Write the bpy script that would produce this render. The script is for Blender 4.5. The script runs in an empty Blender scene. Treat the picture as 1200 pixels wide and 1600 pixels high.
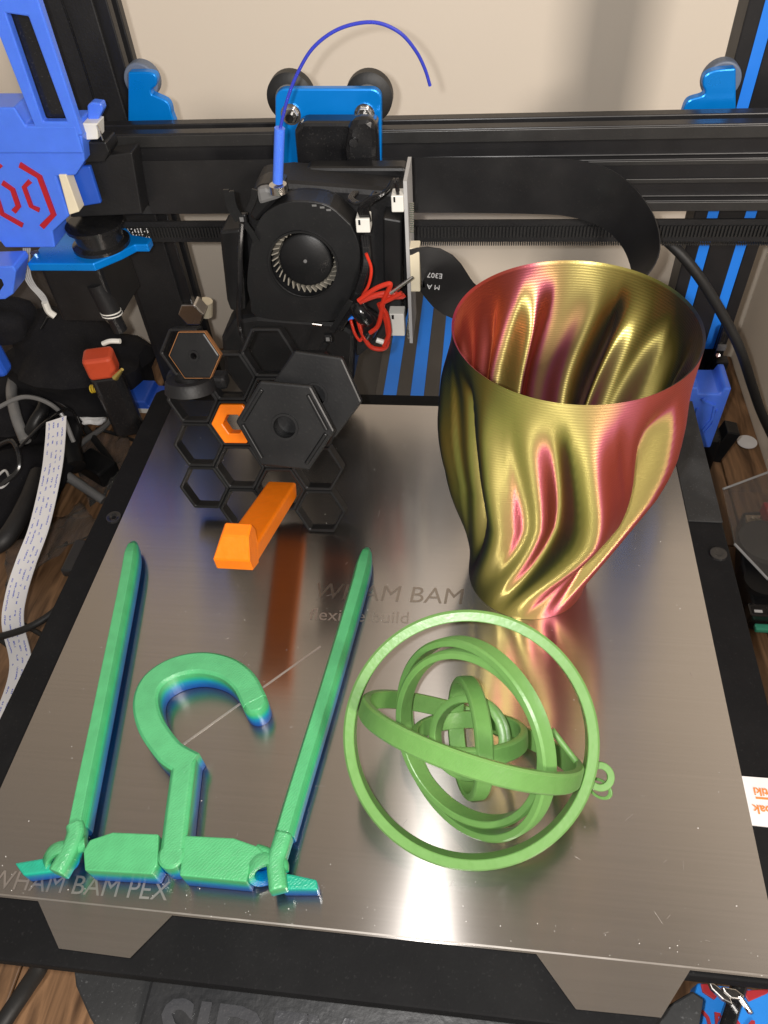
import bpy, bmesh, math, random
from mathutils import Vector as V, Matrix as M
random.seed(7)
S = bpy.context.scene
COL = S.collection
PI = math.pi
rad = math.radians

# ------------------------------------------------------------------ camera
RC = M(((0.9925394665894199, 0.10675552795942463, -0.058895369193962516),
        (0.04028973851598578, -0.7430956532712316, -0.6679712471803816),
        (-0.11507451600029495, 0.6606149463488585, -0.7418529156293667)))
CP = V((0.04092025, -0.06680728, 0.30978243))
FPX = 1179.0
cam = bpy.data.cameras.new('camera')
camo = bpy.data.objects.new('camera', cam)
COL.objects.link(camo)
cr, cu, cb = V(RC[0]), -V(RC[1]), -V(RC[2])
camo.matrix_world = M(((cr.x, cu.x, cb.x, CP.x), (cr.y, cu.y, cb.y, CP.y), (cr.z, cu.z, cb.z, CP.z), (0, 0, 0, 1)))
cam.sensor_width = 36
cam.sensor_fit = 'AUTO'
cam.lens = FPX / 1600 * 36
cam.clip_start = 0.01
cam.clip_end = 50
S.camera = camo

# ------------------------------------------------------------------ light
world = bpy.data.worlds.new('World')
S.world = world
world.use_nodes = True
bg = world.node_tree.nodes['Background']
bg.inputs['Color'].default_value = (1.0, 0.90, 0.80, 1)
bg.inputs['Strength'].default_value = 0.29


def lamp(name, kind, loc, energy, color, **kw):
    d = bpy.data.lights.new(name, kind)
    d.energy = energy
    d.color = color
    for k, v in kw.items():
        setattr(d, k, v)
    o = bpy.data.objects.new(name, d)
    COL.objects.link(o)
    o.location = loc
    return o


FLASH = CP - cr * 0.013 + cu * 0.006 + V((0, -0.002, 0))
lamp('phone_flash', 'POINT', FLASH, 4.2, (1.0, 0.97, 0.94), shadow_soft_size=0.0035)
rl = lamp('room_lamp', 'AREA', (0.92, -1.25, 0.95), 27.0, (1.0, 0.90, 0.80), size=0.34)
rl.rotation_euler = (V((0.1, 0.5, 0.1)) - rl.location).to_track_quat('-Z', 'Y').to_euler()

S.view_settings.view_transform = 'Standard'
S.view_settings.look = 'None'
S.view_settings.exposure = 0.0
S.view_settings.gamma = 1.0
S.view_settings.use_curve_mapping = False
S.render.engine = 'CYCLES'


# ------------------------------------------------------------------ helpers
def ray(u, v):
    return RC.transposed() @ V(((u - 600) / FPX, (v - 800) / FPX, 1))


def Z(u, v, z=0.0):
    d = ray(u, v)
    return CP + d * ((z - CP.z) / d.z)


def Y(u, v, y):
    d = ray(u, v)
    return CP + d * ((y - CP.y) / d.y)


def X(u, v, x):
    d = ray(u, v)
    return CP + d * ((x - CP.x) / d.x)


ORG = {}


def obj(name, bm, mat, parent=None, bevel=0.0, smooth=False, kind=None, label=None, cat=None, group=None, seg=2, keepuv=False):
    bmesh.ops.recalc_face_normals(bm, faces=bm.faces)
    co = [v.co for v in bm.verts]
    lo = V((min(c.x for c in co), min(c.y for c in co), min(c.z for c in co)))
    hi = V((max(c.x for c in co), max(c.y for c in co), max(c.z for c in co)))
    org = V(((lo.x + hi.x) / 2, (lo.y + hi.y) / 2, lo.z))
    for v in bm.verts:
        v.co -= org
    me = bpy.data.meshes.new(name)
    if smooth:
        for f in bm.faces:
            f.smooth = True
    bm.to_mesh(me)
    bm.free()
    if isinstance(mat, str):
        mat = MAT[mat]
    me.materials.append(mat)
    if smooth:
        me.set_sharp_from_angle(angle=rad(42))
    o = bpy.data.objects.new(name, me)
    COL.objects.link(o)
    if parent is not None:
        o.parent = parent
        o.location = org - ORG[parent.name]
    else:
        o.location = org
    ORG[o.name] = org
    if bevel:
        b = o.modifiers.new('bevel', 'BEVEL')
        b.width = bevel
        b.segments = seg
        b.limit_method = 'ANGLE'
        b.angle_limit = rad(35)
        b.harden_normals = False
    tag(o, label, cat, group, kind)
    return o


def tag(o, label=None, cat=None, group=None, kind=None):
    for k, v in (('label', label), ('category', cat), ('group', group), ('kind', kind)):
        if v:
            o[k] = v


def thing(name, loc, label, cat, group=None):
    o = bpy.data.objects.new(name, None)
    o.empty_display_size = 0.01
    COL.objects.link(o)
    o.location = loc
    ORG[o.name] = V(loc)
    tag(o, label, cat, group)
    return o


def link_copy(src, name, mat4, parent):
    """copy of a mesh part (shared mesh), placed by world matrix"""
    o = src.copy()
    o.name = name
    COL.objects.link(o)
    o.parent = parent
    o.matrix_local = M.Translation(-ORG[parent.name]) @ mat4 if parent is not None else mat4
    return o


def box(bm, c, s, rot=None):
    r = bmesh.ops.create_cube(bm, size=1.0)
    mt = M.Translation(V(c)) @ (rot.to_4x4() if rot else M()) @ M.Diagonal(V((s[0], s[1], s[2], 1)))
    bmesh.ops.transform(bm, matrix=mt, verts=r['verts'])
    return bm


def nb():
    return bmesh.new()


def bx(lo, hi):
    lo, hi = V(lo), V(hi)
    return box(nb(), (lo + hi) / 2, hi - lo)


def frame(o, ux, uy):
    ux = V(ux).normalized()
    n = ux.cross(V(uy)).normalized()
    uy = n.cross(ux)
    m = M((ux, uy, n)).transposed().to_4x4()
    m.translation = V(o)
    return m


def prism(bm, poly, z0, z1, fr=None, holes=None):
    """extrude a 2D outline from z0 to z1 in frame fr; holes: list of outlines"""
    fr = fr or M()
    loops = [poly] + (holes or [])
    if not holes:
        a = [bm.verts.new(fr @ V((p[0], p[1], z0))) for p in poly]
        b = [bm.verts.new(fr @ V((p[0], p[1], z1))) for p in poly]
        n = len(poly)
        bm.faces.new(a[::-1])
        bm.faces.new(b)
        for i in range(n):
            bm.faces.new((a[i], a[(i + 1) % n], b[(i + 1) % n], b[i]))
        return bm
    for zz in (z0, z1):
        t = bmesh.new()
        es = []
        for lp in loops:
            vs = [t.verts.new((p[0], p[1], 0)) for p in lp]
            es += [t.edges.new((vs[i], vs[(i + 1) % len(vs)])) for i in range(len(vs))]
        bmesh.ops.triangle_fill(t, use_beauty=True, edges=es)
        mp = {v: bm.verts.new(fr @ V((v.co.x, v.co.y, zz))) for v in t.verts}
        for f in t.faces:
            bm.faces.new([mp[v] for v in f.verts])
        t.free()
    for lp in loops:
        n = len(lp)
        a = [bm.verts.new(fr @ V((p[0], p[1], z0))) for p in lp]
        b = [bm.verts.new(fr @ V((p[0], p[1], z1))) for p in lp]
        for i in range(n):
            bm.faces.new((a[i], a[(i + 1) % n], b[(i + 1) % n], b[i]))
    bmesh.ops.remove_doubles(bm, verts=bm.verts, dist=1e-7)
    return bm


def ngon(n, r, ph=0.0, cx=0, cy=0):
    return [(cx + r * math.cos(ph + 2 * PI * i / n), cy + r * math.sin(ph + 2 * PI * i / n)) for i in range(n)]


def rrect(x0, y0, x1, y1, r, n=4):
    out = []
    for cx, cy, a0 in ((x1 - r, y1 - r, 0), (x0 + r, y1 - r, PI / 2), (x0 + r, y0 + r, PI), (x1 - r, y0 + r, 1.5 * PI)):
        for i in range(n + 1):
            a = a0 + PI / 2 * i / n
            out.append((cx + r * math.cos(a), cy + r * math.sin(a)))
    return out


def cyl(bm, p0, p1, r0, r1=None, n=20):
    p0, p1 = V(p0), V(p1)
    r1 = r0 if r1 is None else r1
    d = p1 - p0
    q = d.to_track_quat('Z', 'Y').to_matrix().to_4x4()
    r = bmesh.ops.create_cone(bm, cap_ends=True, segments=n, radius1=r0, radius2=r1, depth=d.length)
    bmesh.ops.transform(bm, matrix=M.Translation((p0 + p1) / 2) @ q, verts=r['verts'])
    return bm


def catmull(pts, n=8):
    P = [V(p) for p in pts]
    P = [P[0] * 2 - P[1]] + P + [P[-1] * 2 - P[-2]]
    out = []
    for i in range(1, len(P) - 2):
        a, b, c, d = P[i - 1], P[i], P[i + 1], P[i + 2]
        for k in range(n):
            t = k / n
            out.append(0.5 * ((2 * b) + (c - a) * t + (2 * a - 5 * b + 4 * c - d) * t * t + (3 * b - a - 3 * c + d) * t ** 3))
    out.append(P[-2].copy())
    return out


def sweep(bm, pts, prof, up=None, closed=False, uv=False):
    """sweep 2D profile (list of (side,up)) along pts; up fixed or parallel transported"""
    n = len(pts)
    rings = []
    nrm = None
    for i, p in enumerate(pts):
        if closed:
            t = pts[(i + 1) % n] - pts[i - 1]
        else:
            t = pts[min(i + 1, n - 1)] - pts[max(i - 1, 0)]
        t.normalize()
        if up is not None:
            uu = V(up[i]) if isinstance(up, list) else V(up)
            side = t.cross(uu).normalized()
            u2 = side.cross(t).normalized()
        else:
            if nrm is None:
                nrm = t.orthogonal().normalized()
            nrm = (nrm - t * nrm.dot(t)).normalized()
            u2 = nrm
            side = t.cross(u2).normalized()
        rings.append([bm.verts.new(p + side * a + u2 * b) for a, b in prof])
    m = len(prof)
    rng = range(n) if closed else range(n - 1)
    L = [0.0]
    for i in range(1, n):
        L.append(L[-1] + (pts[i] - pts[i - 1]).length)
    ul = bm.loops.layers.uv.verify() if uv else None
    for i in rng:
        j = (i + 1) % n
        for k in range(m):
            l = (k + 1) % m
            f = bm.faces.new((rings[i][k], rings[i][l], rings[j][l], rings[j][k]))
            if uv:
                for lp, (ii, kk) in zip(f.loops, ((i, k), (i, l), (j, l), (j, k))):
                    lp[ul].uv = (L[ii], prof[kk][1])
    if not closed:
        bm.faces.new(rings[0][::-1])
        bm.faces.new(rings[-1])
    return bm


def circ(r, n=10):
    return [(r * math.cos(2 * PI * i / n), r * math.sin(2 * PI * i / n)) for i in range(n)]


def tube(pts, r, n=10, sm=8, bm=None):
    return sweep(bm or nb(), catmull(pts, sm) if sm else [V(p) for p in pts], circ(r, n))


def lathe(bm, prof, fr=None, n=40, closed=False):
    """prof: (r,z) list around local z"""
    fr = fr or M()
    R = []
    for i in range(n):
        a = 2 * PI * i / n
        R.append([bm.verts.new(fr @ V((r * math.cos(a), r * math.sin(a), z))) for r, z in prof])
    m = len(prof)
    for i in range(n):
        j = (i + 1) % n
        for k in range(m if closed else m - 1):
            l = (k + 1) % m
            bm.faces.new((R[i][k], R[j][k], R[j][l], R[i][l]))
    if not closed:
        bmesh.ops.remove_doubles(bm, verts=bm.verts, dist=1e-6)
    return bm


def text_bm(txt, size, fr, depth=0.0002, offset=0.0, align='LEFT', shear=0.0):
    c = bpy.data.curves.new('t', 'FONT')
    c.body = txt
    c.size = size
    c.extrude = depth
    c.offset = offset
    c.shear = shear
    c.align_x = align
    c.resolution_u = 3
    o = bpy.data.objects.new('t', c)
    COL.objects.link(o)
    dg = bpy.context.evaluated_depsgraph_get()
    me = bpy.data.meshes.new_from_object(o.evaluated_get(dg))
    bm = nb()
    bm.from_mesh(me)
    bmesh.ops.transform(bm, matrix=fr, verts=bm.verts)
    bpy.data.objects.remove(o)
    bpy.data.meshes.remove(me)
    return bm


# ------------------------------------------------------------------ materials
MAT = {}


def mat(name, color, rough=0.45, metal=0.0, var=0.15, vscale=60.0, dust=0.0, dustcol=(0.35, 0.33, 0.3), bump=0.0, bscale=400.0, spec=0.5,
        trans=0.0, sss=0.0, coat=0.0, rvar=0.1):
    m = bpy.data.materials.new(name)
    m.use_nodes = True
    nt = m.node_tree
    N, L = nt.nodes, nt.links
    b = N['Principled BSDF']
    tc = N.new('ShaderNodeTexCoord')
    no = N.new('ShaderNodeTexNoise')
    no.inputs['Scale'].default_value = vscale
    no.inputs['Detail'].default_value = 5
    L.new(tc.outputs['Object'], no.inputs['Vector'])
    mx = N.new('ShaderNodeMix')
    mx.data_type = 'RGBA'
    mx.inputs['A'].default_value = (*[max(0, c * (1 - var)) for c in color], 1)
    mx.inputs['B'].default_value = (*[min(1, c * (1 + var)) for c in color], 1)
    L.new(no.outputs['Fac'], mx.inputs['Factor'])
    out = mx.outputs['Result']
    if dust:
        n2 = N.new('ShaderNodeTexNoise')
        n2.inputs['Scale'].default_value = 900
        n2.inputs['Detail'].default_value = 3
        n3 = N.new('ShaderNodeTexNoise')
        n3.inputs['Scale'].default_value = 35
        n3.inputs['Detail'].default_value = 6
        L.new(tc.outputs['Object'], n2.inputs['Vector'])
        L.new(tc.outputs['Object'], n3.inputs['Vector'])
        r2 = N.new('ShaderNodeMapRange')
        r2.inputs['From Min'].default_value = 0.62
        r2.inputs['From Max'].default_value = 0.8
        L.new(n2.outputs['Fac'], r2.inputs['Value'])
        r3 = N.new('ShaderNodeMapRange')
        r3.inputs['From Min'].default_value = 0.45
        r3.inputs['From Max'].default_value = 0.75
        r3.inputs['To Max'].default_value = 0.35
        L.new(n3.outputs['Fac'], r3.inputs['Value'])
        ad = N.new('ShaderNodeMath')
        ad.operation = 'ADD'
        L.new(r2.outputs[0], ad.inputs[0])
        L.new(r3.outputs[0], ad.inputs[1])
        mu = N.new('ShaderNodeMath')
        mu.operation = 'MULTIPLY'
        mu.use_clamp = True
        mu.inputs[1].default_value = dust
        L.new(ad.outputs[0], mu.inputs[0])
        m2 = N.new('ShaderNodeMix')
        m2.data_type = 'RGBA'
        m2.inputs['B'].default_value = (*dustcol, 1)
        L.new(out, m2.inputs['A'])
        L.new(mu.outputs[0], m2.inputs['Factor'])
        out = m2.outputs['Result']
    L.new(out, b.inputs['Base Color'])
    rr = N.new('ShaderNodeMapRange')
    rr.inputs['To Min'].default_value = max(0.02, rough - rvar)
    rr.inputs['To Max'].default_value = min(1, rough + rvar)
    L.new(no.outputs['Fac'], rr.inputs['Value'])
    L.new(rr.outputs[0], b.inputs['Roughness'])
    b.inputs['Metallic'].default_value = metal
    b.inputs['Specular IOR Level'].default_value = spec
    b.inputs['Transmission Weight'].default_value = trans
    if coat:
        b.inputs['Coat Weight'].default_value = coat
        b.inputs['Coat Roughness'].default_value = 0.1
    if sss:
        b.inputs['Subsurface Weight'].default_value = sss
        b.inputs['Subsurface Radius'].default_value = (0.3, 0.6, 0.3)
        b.inputs['Subsurface Scale'].default_value = 0.004
    if bump:
        n4 = N.new('ShaderNodeTexNoise')
        n4.inputs['Scale'].default_value = bscale
        n4.inputs['Detail'].default_value = 4
        L.new(tc.outputs['Object'], n4.inputs['Vector'])
        bp = N.new('ShaderNodeBump')
        bp.inputs['Strength'].default_value = bump
        bp.inputs['Distance'].default_value = 0.001
        L.new(n4.outputs['Fac'], bp.inputs['Height'])
        L.new(bp.outputs['Normal'], b.inputs['Normal'])
    MAT[name] = m
    return m


mat('wall_paint', (0.81, 0.725, 0.615), 0.6, var=0.03, vscale=6, bump=0.06, bscale=300, spec=0.2)
mat('black_plastic', (0.008, 0.0082, 0.009), 0.42, dust=0.04, spec=0.4, bump=0.04, bscale=900)
mat('black_matte', (0.010, 0.010, 0.011), 0.55, dust=0.05, spec=0.4, bump=0.15, bscale=700)
mat('black_dusty', (0.018, 0.019, 0.02), 0.6, dust=0.5, dustcol=(0.16, 0.165, 0.17), bump=0.1)
mat('black_gloss', (0.01, 0.01, 0.011), 0.2, dust=0.10)
mat('black_rubber', (0.012, 0.012, 0.012), 0.55, bump=0.1)
mat('black_anodised', (0.020, 0.020, 0.022), 0.36, metal=0.35, dust=0.08)
mat('beam_lip', (0.06, 0.06, 0.06), 0.4, metal=0.7, dust=0.1)
mat('black_fabric', (0.006, 0.006, 0.008), 0.85, spec=0.2, dust=0.06, bump=0.6, bscale=1500)
mat('ribbon_black', (0.014, 0.014, 0.015), 0.38, dust=0.05)
mat('blue_plastic', (0.075, 0.20, 0.86), 0.32, sss=0.25, var=0.12, vscale=90)
mat('blue_dark', (0.02, 0.09, 0.5), 0.4)
mat('blue_anodised', (0.0, 0.24, 0.80), 0.3, metal=0.35, var=0.08)
mat('blue_strip', (0.015, 0.22, 0.88), 0.45, var=0.06)
mat('blue_bright', (0.02, 0.28, 0.95), 0.4)
mat('red_plastic', (0.42, 0.012, 0.02), 0.45)
mat('red_wire', (0.62, 0.035, 0.015), 0.35)
mat('red_orange', (0.46, 0.06, 0.022), 0.4)
mat('orange', (0.90, 0.20, 0.004), 0.35, var=0.12, vscale=250, bump=0.12, bscale=500, sss=0.1)
mat('roller_grey', (0.13, 0.16, 0.22), 0.5)
mat('wall_shadow_taupe', (0.10, 0.085, 0.075), 0.9, bump=0.5, bscale=500)  # shadowed wall tone put into a colour, for the added box
mat('bed_black', (0.006, 0.0062, 0.007), 0.7, dust=0.06, dustcol=(0.2, 0.2, 0.2), spec=0.15, bump=0.1)
mat('guard_gloss', (0.016, 0.017, 0.019), 0.4, dust=0.08, bump=0.18, bscale=250)
mat('guard_letter', (0.05, 0.052, 0.058), 0.22, dust=0.1, bump=0.3, bscale=300)
mat('filament_blue', (0.05, 0.07, 0.62), 0.25, trans=0.35)
mat('white_plastic', (0.74, 0.73, 0.68), 0.4)
mat('cream_plastic', (0.78, 0.70, 0.52), 0.4)
mat('white_paper', (0.78, 0.77, 0.78), 0.6)
mat('foam_white', (0.8, 0.8, 0.8), 0.8, bump=0.8, bscale=900)
mat('grey_plastic', (0.16, 0.16, 0.16), 0.35)
mat('grey_board', (0.42, 0.42, 0.42), 0.5)
mat('steel', (0.62, 0.60, 0.57), 0.25, metal=1.0, rvar=0.1)
mat('copper', (0.55, 0.25, 0.10), 0.3, metal=0.6)
mat('yellow', (0.60, 0.42, 0.03), 0.4)
mat('brass', (0.75, 0.60, 0.18), 0.25, metal=0.9)
mat('fan_blade', (0.26, 0.24, 0.20), 0.5, dust=0.3)
mat('base_grey', (0.055, 0.05, 0.046), 0.55, dust=0.12)
mat('worn_wood', (0.42, 0.33, 0.22), 0.7, var=0.5, vscale=140, bump=0.4, bscale=300)
mat('white_print', (0.7, 0.7, 0.7), 0.5)
mat('orange_print', (0.85, 0.25, 0.06), 0.6)
mat('red_print', (0.45, 0.02, 0.03), 0.45)
mat('scratch', (0.50, 0.46, 0.43), 0.45, metal=0.8)
mat('dust_white', (0.75, 0.73, 0.7), 0.8)
mat('gyro_green', (0.145, 0.315, 0.085), 0.36, sss=0.05, var=0.1, vscale=200, bump=0.12, bscale=600)
mat('teal_plastic', (0.05, 0.35, 0.22), 0.4)


def nodes(name):
    m = bpy.data.materials.new(name)
    m.use_nodes = True
    MAT[name] = m
    return m, m.node_tree.nodes, m.node_tree.links, m.node_tree.nodes['Principled BSDF']


# clear plastic
m, N, L, b = nodes('clear_plastic')
b.inputs['Base Color'].default_value = (0.9, 0.88, 0.85, 1)
b.inputs['Roughness'].default_value = 0.12
b.inputs['Transmission Weight'].default_value = 0.95
b.inputs['IOR'].default_value = 1.15

# brushed steel plate
m, N, L, b = nodes('brushed_steel')
tc = N.new('ShaderNodeTexCoord')
mp = N.new('ShaderNodeMapping')
mp.inputs['Scale'].default_value = (6, 900, 1)
L.new(tc.outputs['Object'], mp.inputs['Vector'])
no = N.new('ShaderNodeTexNoise')
no.inputs['Scale'].default_value = 1
no.inputs['Detail'].default_value = 4
L.new(mp.outputs[0], no.inputs['Vector'])
sm = N.new('ShaderNodeTexNoise')
sm.inputs['Scale'].default_value = 14
sm.inputs['Detail'].default_value = 5
L.new(tc.outputs['Object'], sm.inputs['Vector'])
rr = N.new('ShaderNodeMapRange')
rr.inputs['From Min'].default_value = 0.3
rr.inputs['From Max'].default_value = 0.7
rr.inputs['To Min'].default_value = 0.12
rr.inputs['To Max'].default_value = 0.24
L.new(sm.outputs['Fac'], rr.inputs['Value'])
L.new(rr.outputs[0], b.inputs['Roughness'])
cr_ = N.new('ShaderNodeMix')
cr_.data_type = 'RGBA'
cr_.inputs['A'].default_value = (0.40, 0.38, 0.36, 1)
cr_.inputs['B'].default_value = (0.48, 0.455, 0.435, 1)
L.new(no.outputs['Fac'], cr_.inputs['Factor'])
cx = N.new('ShaderNodeCombineXYZ')
cx.inputs[0].default_value = -0.045
cx.inputs[1].default_value = 1.0
b2 = N.new('ShaderNodeBsdfPrincipled')
b2.inputs['Roughness'].default_value = 0.24
for q_, an_ in ((b, 0.8), (b2, 1.0)):
    L.new(cr_.outputs['Result'], q_.inputs['Base Color'])
    q_.inputs['Metallic'].default_value = 1.0
    q_.inputs['Anisotropic'].default_value = an_
    L.new(cx.outputs[0], q_.inputs['Tangent'])
ms = N.new('ShaderNodeMixShader')
ms.inputs[0].default_value = 0.58
L.new(b.outputs[0], ms.inputs[1])
L.new(b2.outputs[0], ms.inputs[2])
L.new(ms.outputs[0], N['Material Output'].inputs['Surface'])

# hanger: filament that changes from blue at the first layers to green at the last
m, N, L, b = nodes('rainbow_green')
ge = N.new('ShaderNodeNewGeometry')
sp = N.new('ShaderNodeSeparateXYZ')
L.new(ge.outputs['Position'], sp.inputs[0])
no = N.new('ShaderNodeTexNoise')
no.inputs['Scale'].default_value = 160
no.inputs['Detail'].default_value = 4
L.new(ge.outputs['Position'], no.inputs['Vector'])
mr = N.new('ShaderNodeMapRange')
mr.inputs['From Max'].default_value = 0.0140
L.new(sp.outputs['Z'], mr.inputs['Value'])
rp = N.new('ShaderNodeValToRGB')
E_ = rp.color_ramp.elements
E_[0].position = 0.0
E_[0].color = (0.0, 0.045, 0.26, 1)
E_[1].position = 1.0
E_[1].color = (0.095, 0.42, 0.18, 1)
for p_, c_ in ((0.22, (0.0, 0.10, 0.36, 1)), (0.42, (0.0, 0.22, 0.42, 1)), (0.58, (0.012, 0.36, 0.25, 1)), (0.75, (0.06, 0.40, 0.15, 1))):
    e = E_.new(p_)
    e.color = c_
L.new(mr.outputs[0], rp.inputs[0])
hs = N.new('ShaderNodeHueSaturation')
vr = N.new('ShaderNodeMapRange')
vr.inputs['To Min'].default_value = 0.8
vr.inputs['To Max'].default_value = 1.2
L.new(no.outputs['Fac'], vr.inputs['Value'])
L.new(vr.outputs[0], hs.inputs['Value'])
L.new(rp.outputs[0], hs.inputs['Color'])
L.new(hs.outputs[0], b.inputs['Base Color'])
b.inputs['Roughness'].default_value = 0.28
# top layers: diagonal infill lines; sides: layer lines
mpv = N.new('ShaderNodeMapping')
mpv.inputs['Rotation'].default_value = (0, 0, rad(38))
L.new(ge.outputs['Position'], mpv.inputs['Vector'])
wv = N.new('ShaderNodeTexWave')
wv.inputs['Scale'].default_value = 290
wv.inputs['Distortion'].default_value = 6.0
wv.inputs['Detail'].default_value = 2
wv.inputs['Detail Scale'].default_value = 3
L.new(mpv.outputs[0], wv.inputs['Vector'])
wz = N.new('ShaderNodeTexWave')
wz.bands_direction = 'Z'
wz.inputs['Scale'].default_value = 330
L.new(ge.outputs['Position'], wz.inputs['Vector'])
nz = N.new('ShaderNodeTexNoise')
nz.inputs['Scale'].default_value = 420
nz.inputs['Detail'].default_value = 5
L.new(ge.outputs['Position'], nz.inputs['Vector'])
spn = N.new('ShaderNodeSeparateXYZ')
L.new(ge.outputs['True Normal'], spn.inputs[0])
mxh = N.new('ShaderNodeMix')
mxh.data_type = 'FLOAT'
L.new(spn.outputs['Z'], mxh.inputs['Factor'])
L.new(wz.outputs['Fac'], mxh.inputs['A'])
L.new(wv.outputs['Fac'], mxh.inputs['B'])
ah = N.new('ShaderNodeMath')
ah.operation = 'ADD'
L.new(mxh.outputs['Result'], ah.inputs[0])
L.new(nz.outputs['Fac'], ah.inputs[1])
bp = N.new('ShaderNodeBump')
bp.inputs['Strength'].default_value = 0.26
bp.inputs['Distance'].default_value = 0.0004
L.new(ah.outputs[0], bp.inputs['Height'])
L.new(bp.outputs[0], b.inputs['Normal'])

# silk vase: co-extruded filament, colour follows the way each wall faces
m, N, L, b = nodes('silk_tricolour')
tc = N.new('ShaderNodeTexCoord')
sp = N.new('ShaderNodeSeparateXYZ')
L.new(tc.outputs['Normal'], sp.inputs[0])
at = N.new('ShaderNodeMath')
at.operation = 'ARCTAN2'      # angle from -y (towards the front), + to the right
ng = N.new('ShaderNodeMath')
ng.operation = 'MULTIPLY'
ng.inputs[1].default_value = -1
L.new(sp.outputs['Y'], ng.inputs[0])
L.new(sp.outputs['X'], at.inputs[0])
L.new(ng.outputs[0], at.inputs[1])
mr = N.new('ShaderNodeMapRange')
mr.inputs['From Min'].default_value = -PI
mr.inputs['From Max'].default_value = PI
L.new(at.outputs[0], mr.inputs['Value'])
rp = N.new('ShaderNodeValToRGB')
E_ = rp.color_ramp.elements
E_[0].position = 0.0
E_[0].color = (0.16, 0.10, 0.10, 1)
E_[1].position = 1.0
E_[1].color = (0.16, 0.10, 0.10, 1)


def pos(deg):
    return (deg + 180) / 360


for dg_, c_ in ((-112, (0.03, 0.03, 0.06, 1)), (-80, (0.018, 0.028, 0.06, 1)), (-62, (0.045, 0.075, 0.05, 1)), (-46, (0.20, 0.20, 0.05, 1)),
                (-28, (0.60, 0.52, 0.14, 1)), (-2, (0.74, 0.60, 0.21, 1)), (11, (0.76, 0.46, 0.22, 1)), (19, (0.74, 0.20, 0.27, 1)),
                (29, (0.58, 0.12, 0.10, 1)), (42, (0.50, 0.085, 0.055, 1)), (66, (0.44, 0.05, 0.055, 1)), (90, (0.38, 0.03, 0.09, 1)), (125, (0.42, 0.07, 0.16, 1))):
    e = E_.new(pos(dg_))
    e.color = c_
L.new(mr.outputs[0], rp.inputs[0])
L.new(rp.outputs[0], b.inputs['Base Color'])
b.inputs['Metallic'].default_value = 0.85
b.inputs['Roughness'].default_value = 0.39
b.inputs['Anisotropic'].default_value = 0.85
tz = N.new('ShaderNodeCombineXYZ')
tz.inputs[2].default_value = 1.0
L.new(tz.outputs[0], b.inputs['Tangent'])
b.inputs['Specular IOR Level'].default_value = 0.6
b.inputs['Sheen Weight'].default_value = 0.0
wv = N.new('ShaderNodeTexWave')
wv.bands_direction = 'Z'
wv.inputs['Scale'].default_value = 260
wv.inputs['Distortion'].default_value = 1.6
wv.inputs['Detail'].default_value = 3
wv.inputs['Detail Scale'].default_value = 2.0
L.new(tc.outputs['Object'], wv.inputs['Vector'])
bp = N.new('ShaderNodeBump')
bp.inputs['Strength'].default_value = 0.15
bp.inputs['Distance'].default_value = 0.0004
L.new(wv.outputs['Fac'], bp.inputs['Height'])
L.new(bp.outputs[0], b.inputs['Normal'])

# wood
m, N, L, b = nodes('wood')
ge = N.new('ShaderNodeNewGeometry')
oi = N.new('ShaderNodeObjectInfo')
mp = N.new('ShaderNodeMapping')
mp.inputs['Scale'].default_value = (70, 9, 9)
ad = N.new('ShaderNodeVectorMath')
ad.operation = 'ADD'
L.new(ge.outputs['Position'], ad.inputs[0])
L.new(oi.outputs['Random'], ad.inputs[1])
L.new(ad.outputs[0], mp.inputs['Vector'])
no = N.new('ShaderNodeTexNoise')
no.inputs['Scale'].default_value = 2.0
no.inputs['Detail'].default_value = 7
no.inputs['Distortion'].default_value = 1.2
L.new(mp.outputs[0], no.inputs['Vector'])
rp = N.new('ShaderNodeValToRGB')
rp.color_ramp.elements[0].position = 0.28
rp.color_ramp.elements[0].color = (0.07, 0.034, 0.015, 1)
rp.color_ramp.elements[1].position = 0.72
rp.color_ramp.elements[1].color = (0.36, 0.20, 0.10, 1)
L.new(no.outputs['Fac'], rp.inputs[0])
hs = N.new('ShaderNodeHueSaturation')
vr = N.new('ShaderNodeMapRange')
vr.inputs['To Min'].default_value = 0.7
vr.inputs['To Max'].default_value = 1.15
L.new(oi.outputs['Random'], vr.inputs['Value'])
L.new(vr.outputs[0], hs.inputs['Value'])
L.new(rp.outputs[0], hs.inputs['Color'])
L.new(hs.outputs[0], b.inputs['Base Color'])
b.inputs['Roughness'].default_value = 0.45
bp = N.new('ShaderNodeBump')
bp.inputs['Strength'].default_value = 0.2
bp.inputs['Distance'].default_value = 0.001
L.new(no.outputs['Fac'], bp.inputs['Height'])
L.new(bp.outputs[0], b.inputs['Normal'])

# white ribbon cable with rows of blue print
m, N, L, b = nodes('printed_ribbon')
uv = N.new('ShaderNodeUVMap')
sp = N.new('ShaderNodeSeparateXYZ')
L.new(uv.outputs[0], sp.inputs[0])


def mth(op, a, bb=None):
    n = N.new('ShaderNodeMath')
    n.operation = op
    for i, x in enumerate((a, bb)):
        if x is None:
            continue
        if isinstance(x, (int, float)):
            n.inputs[i].default_value = x
        else:
            L.new(x, n.inputs[i])
    return n.outputs[0]


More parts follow.
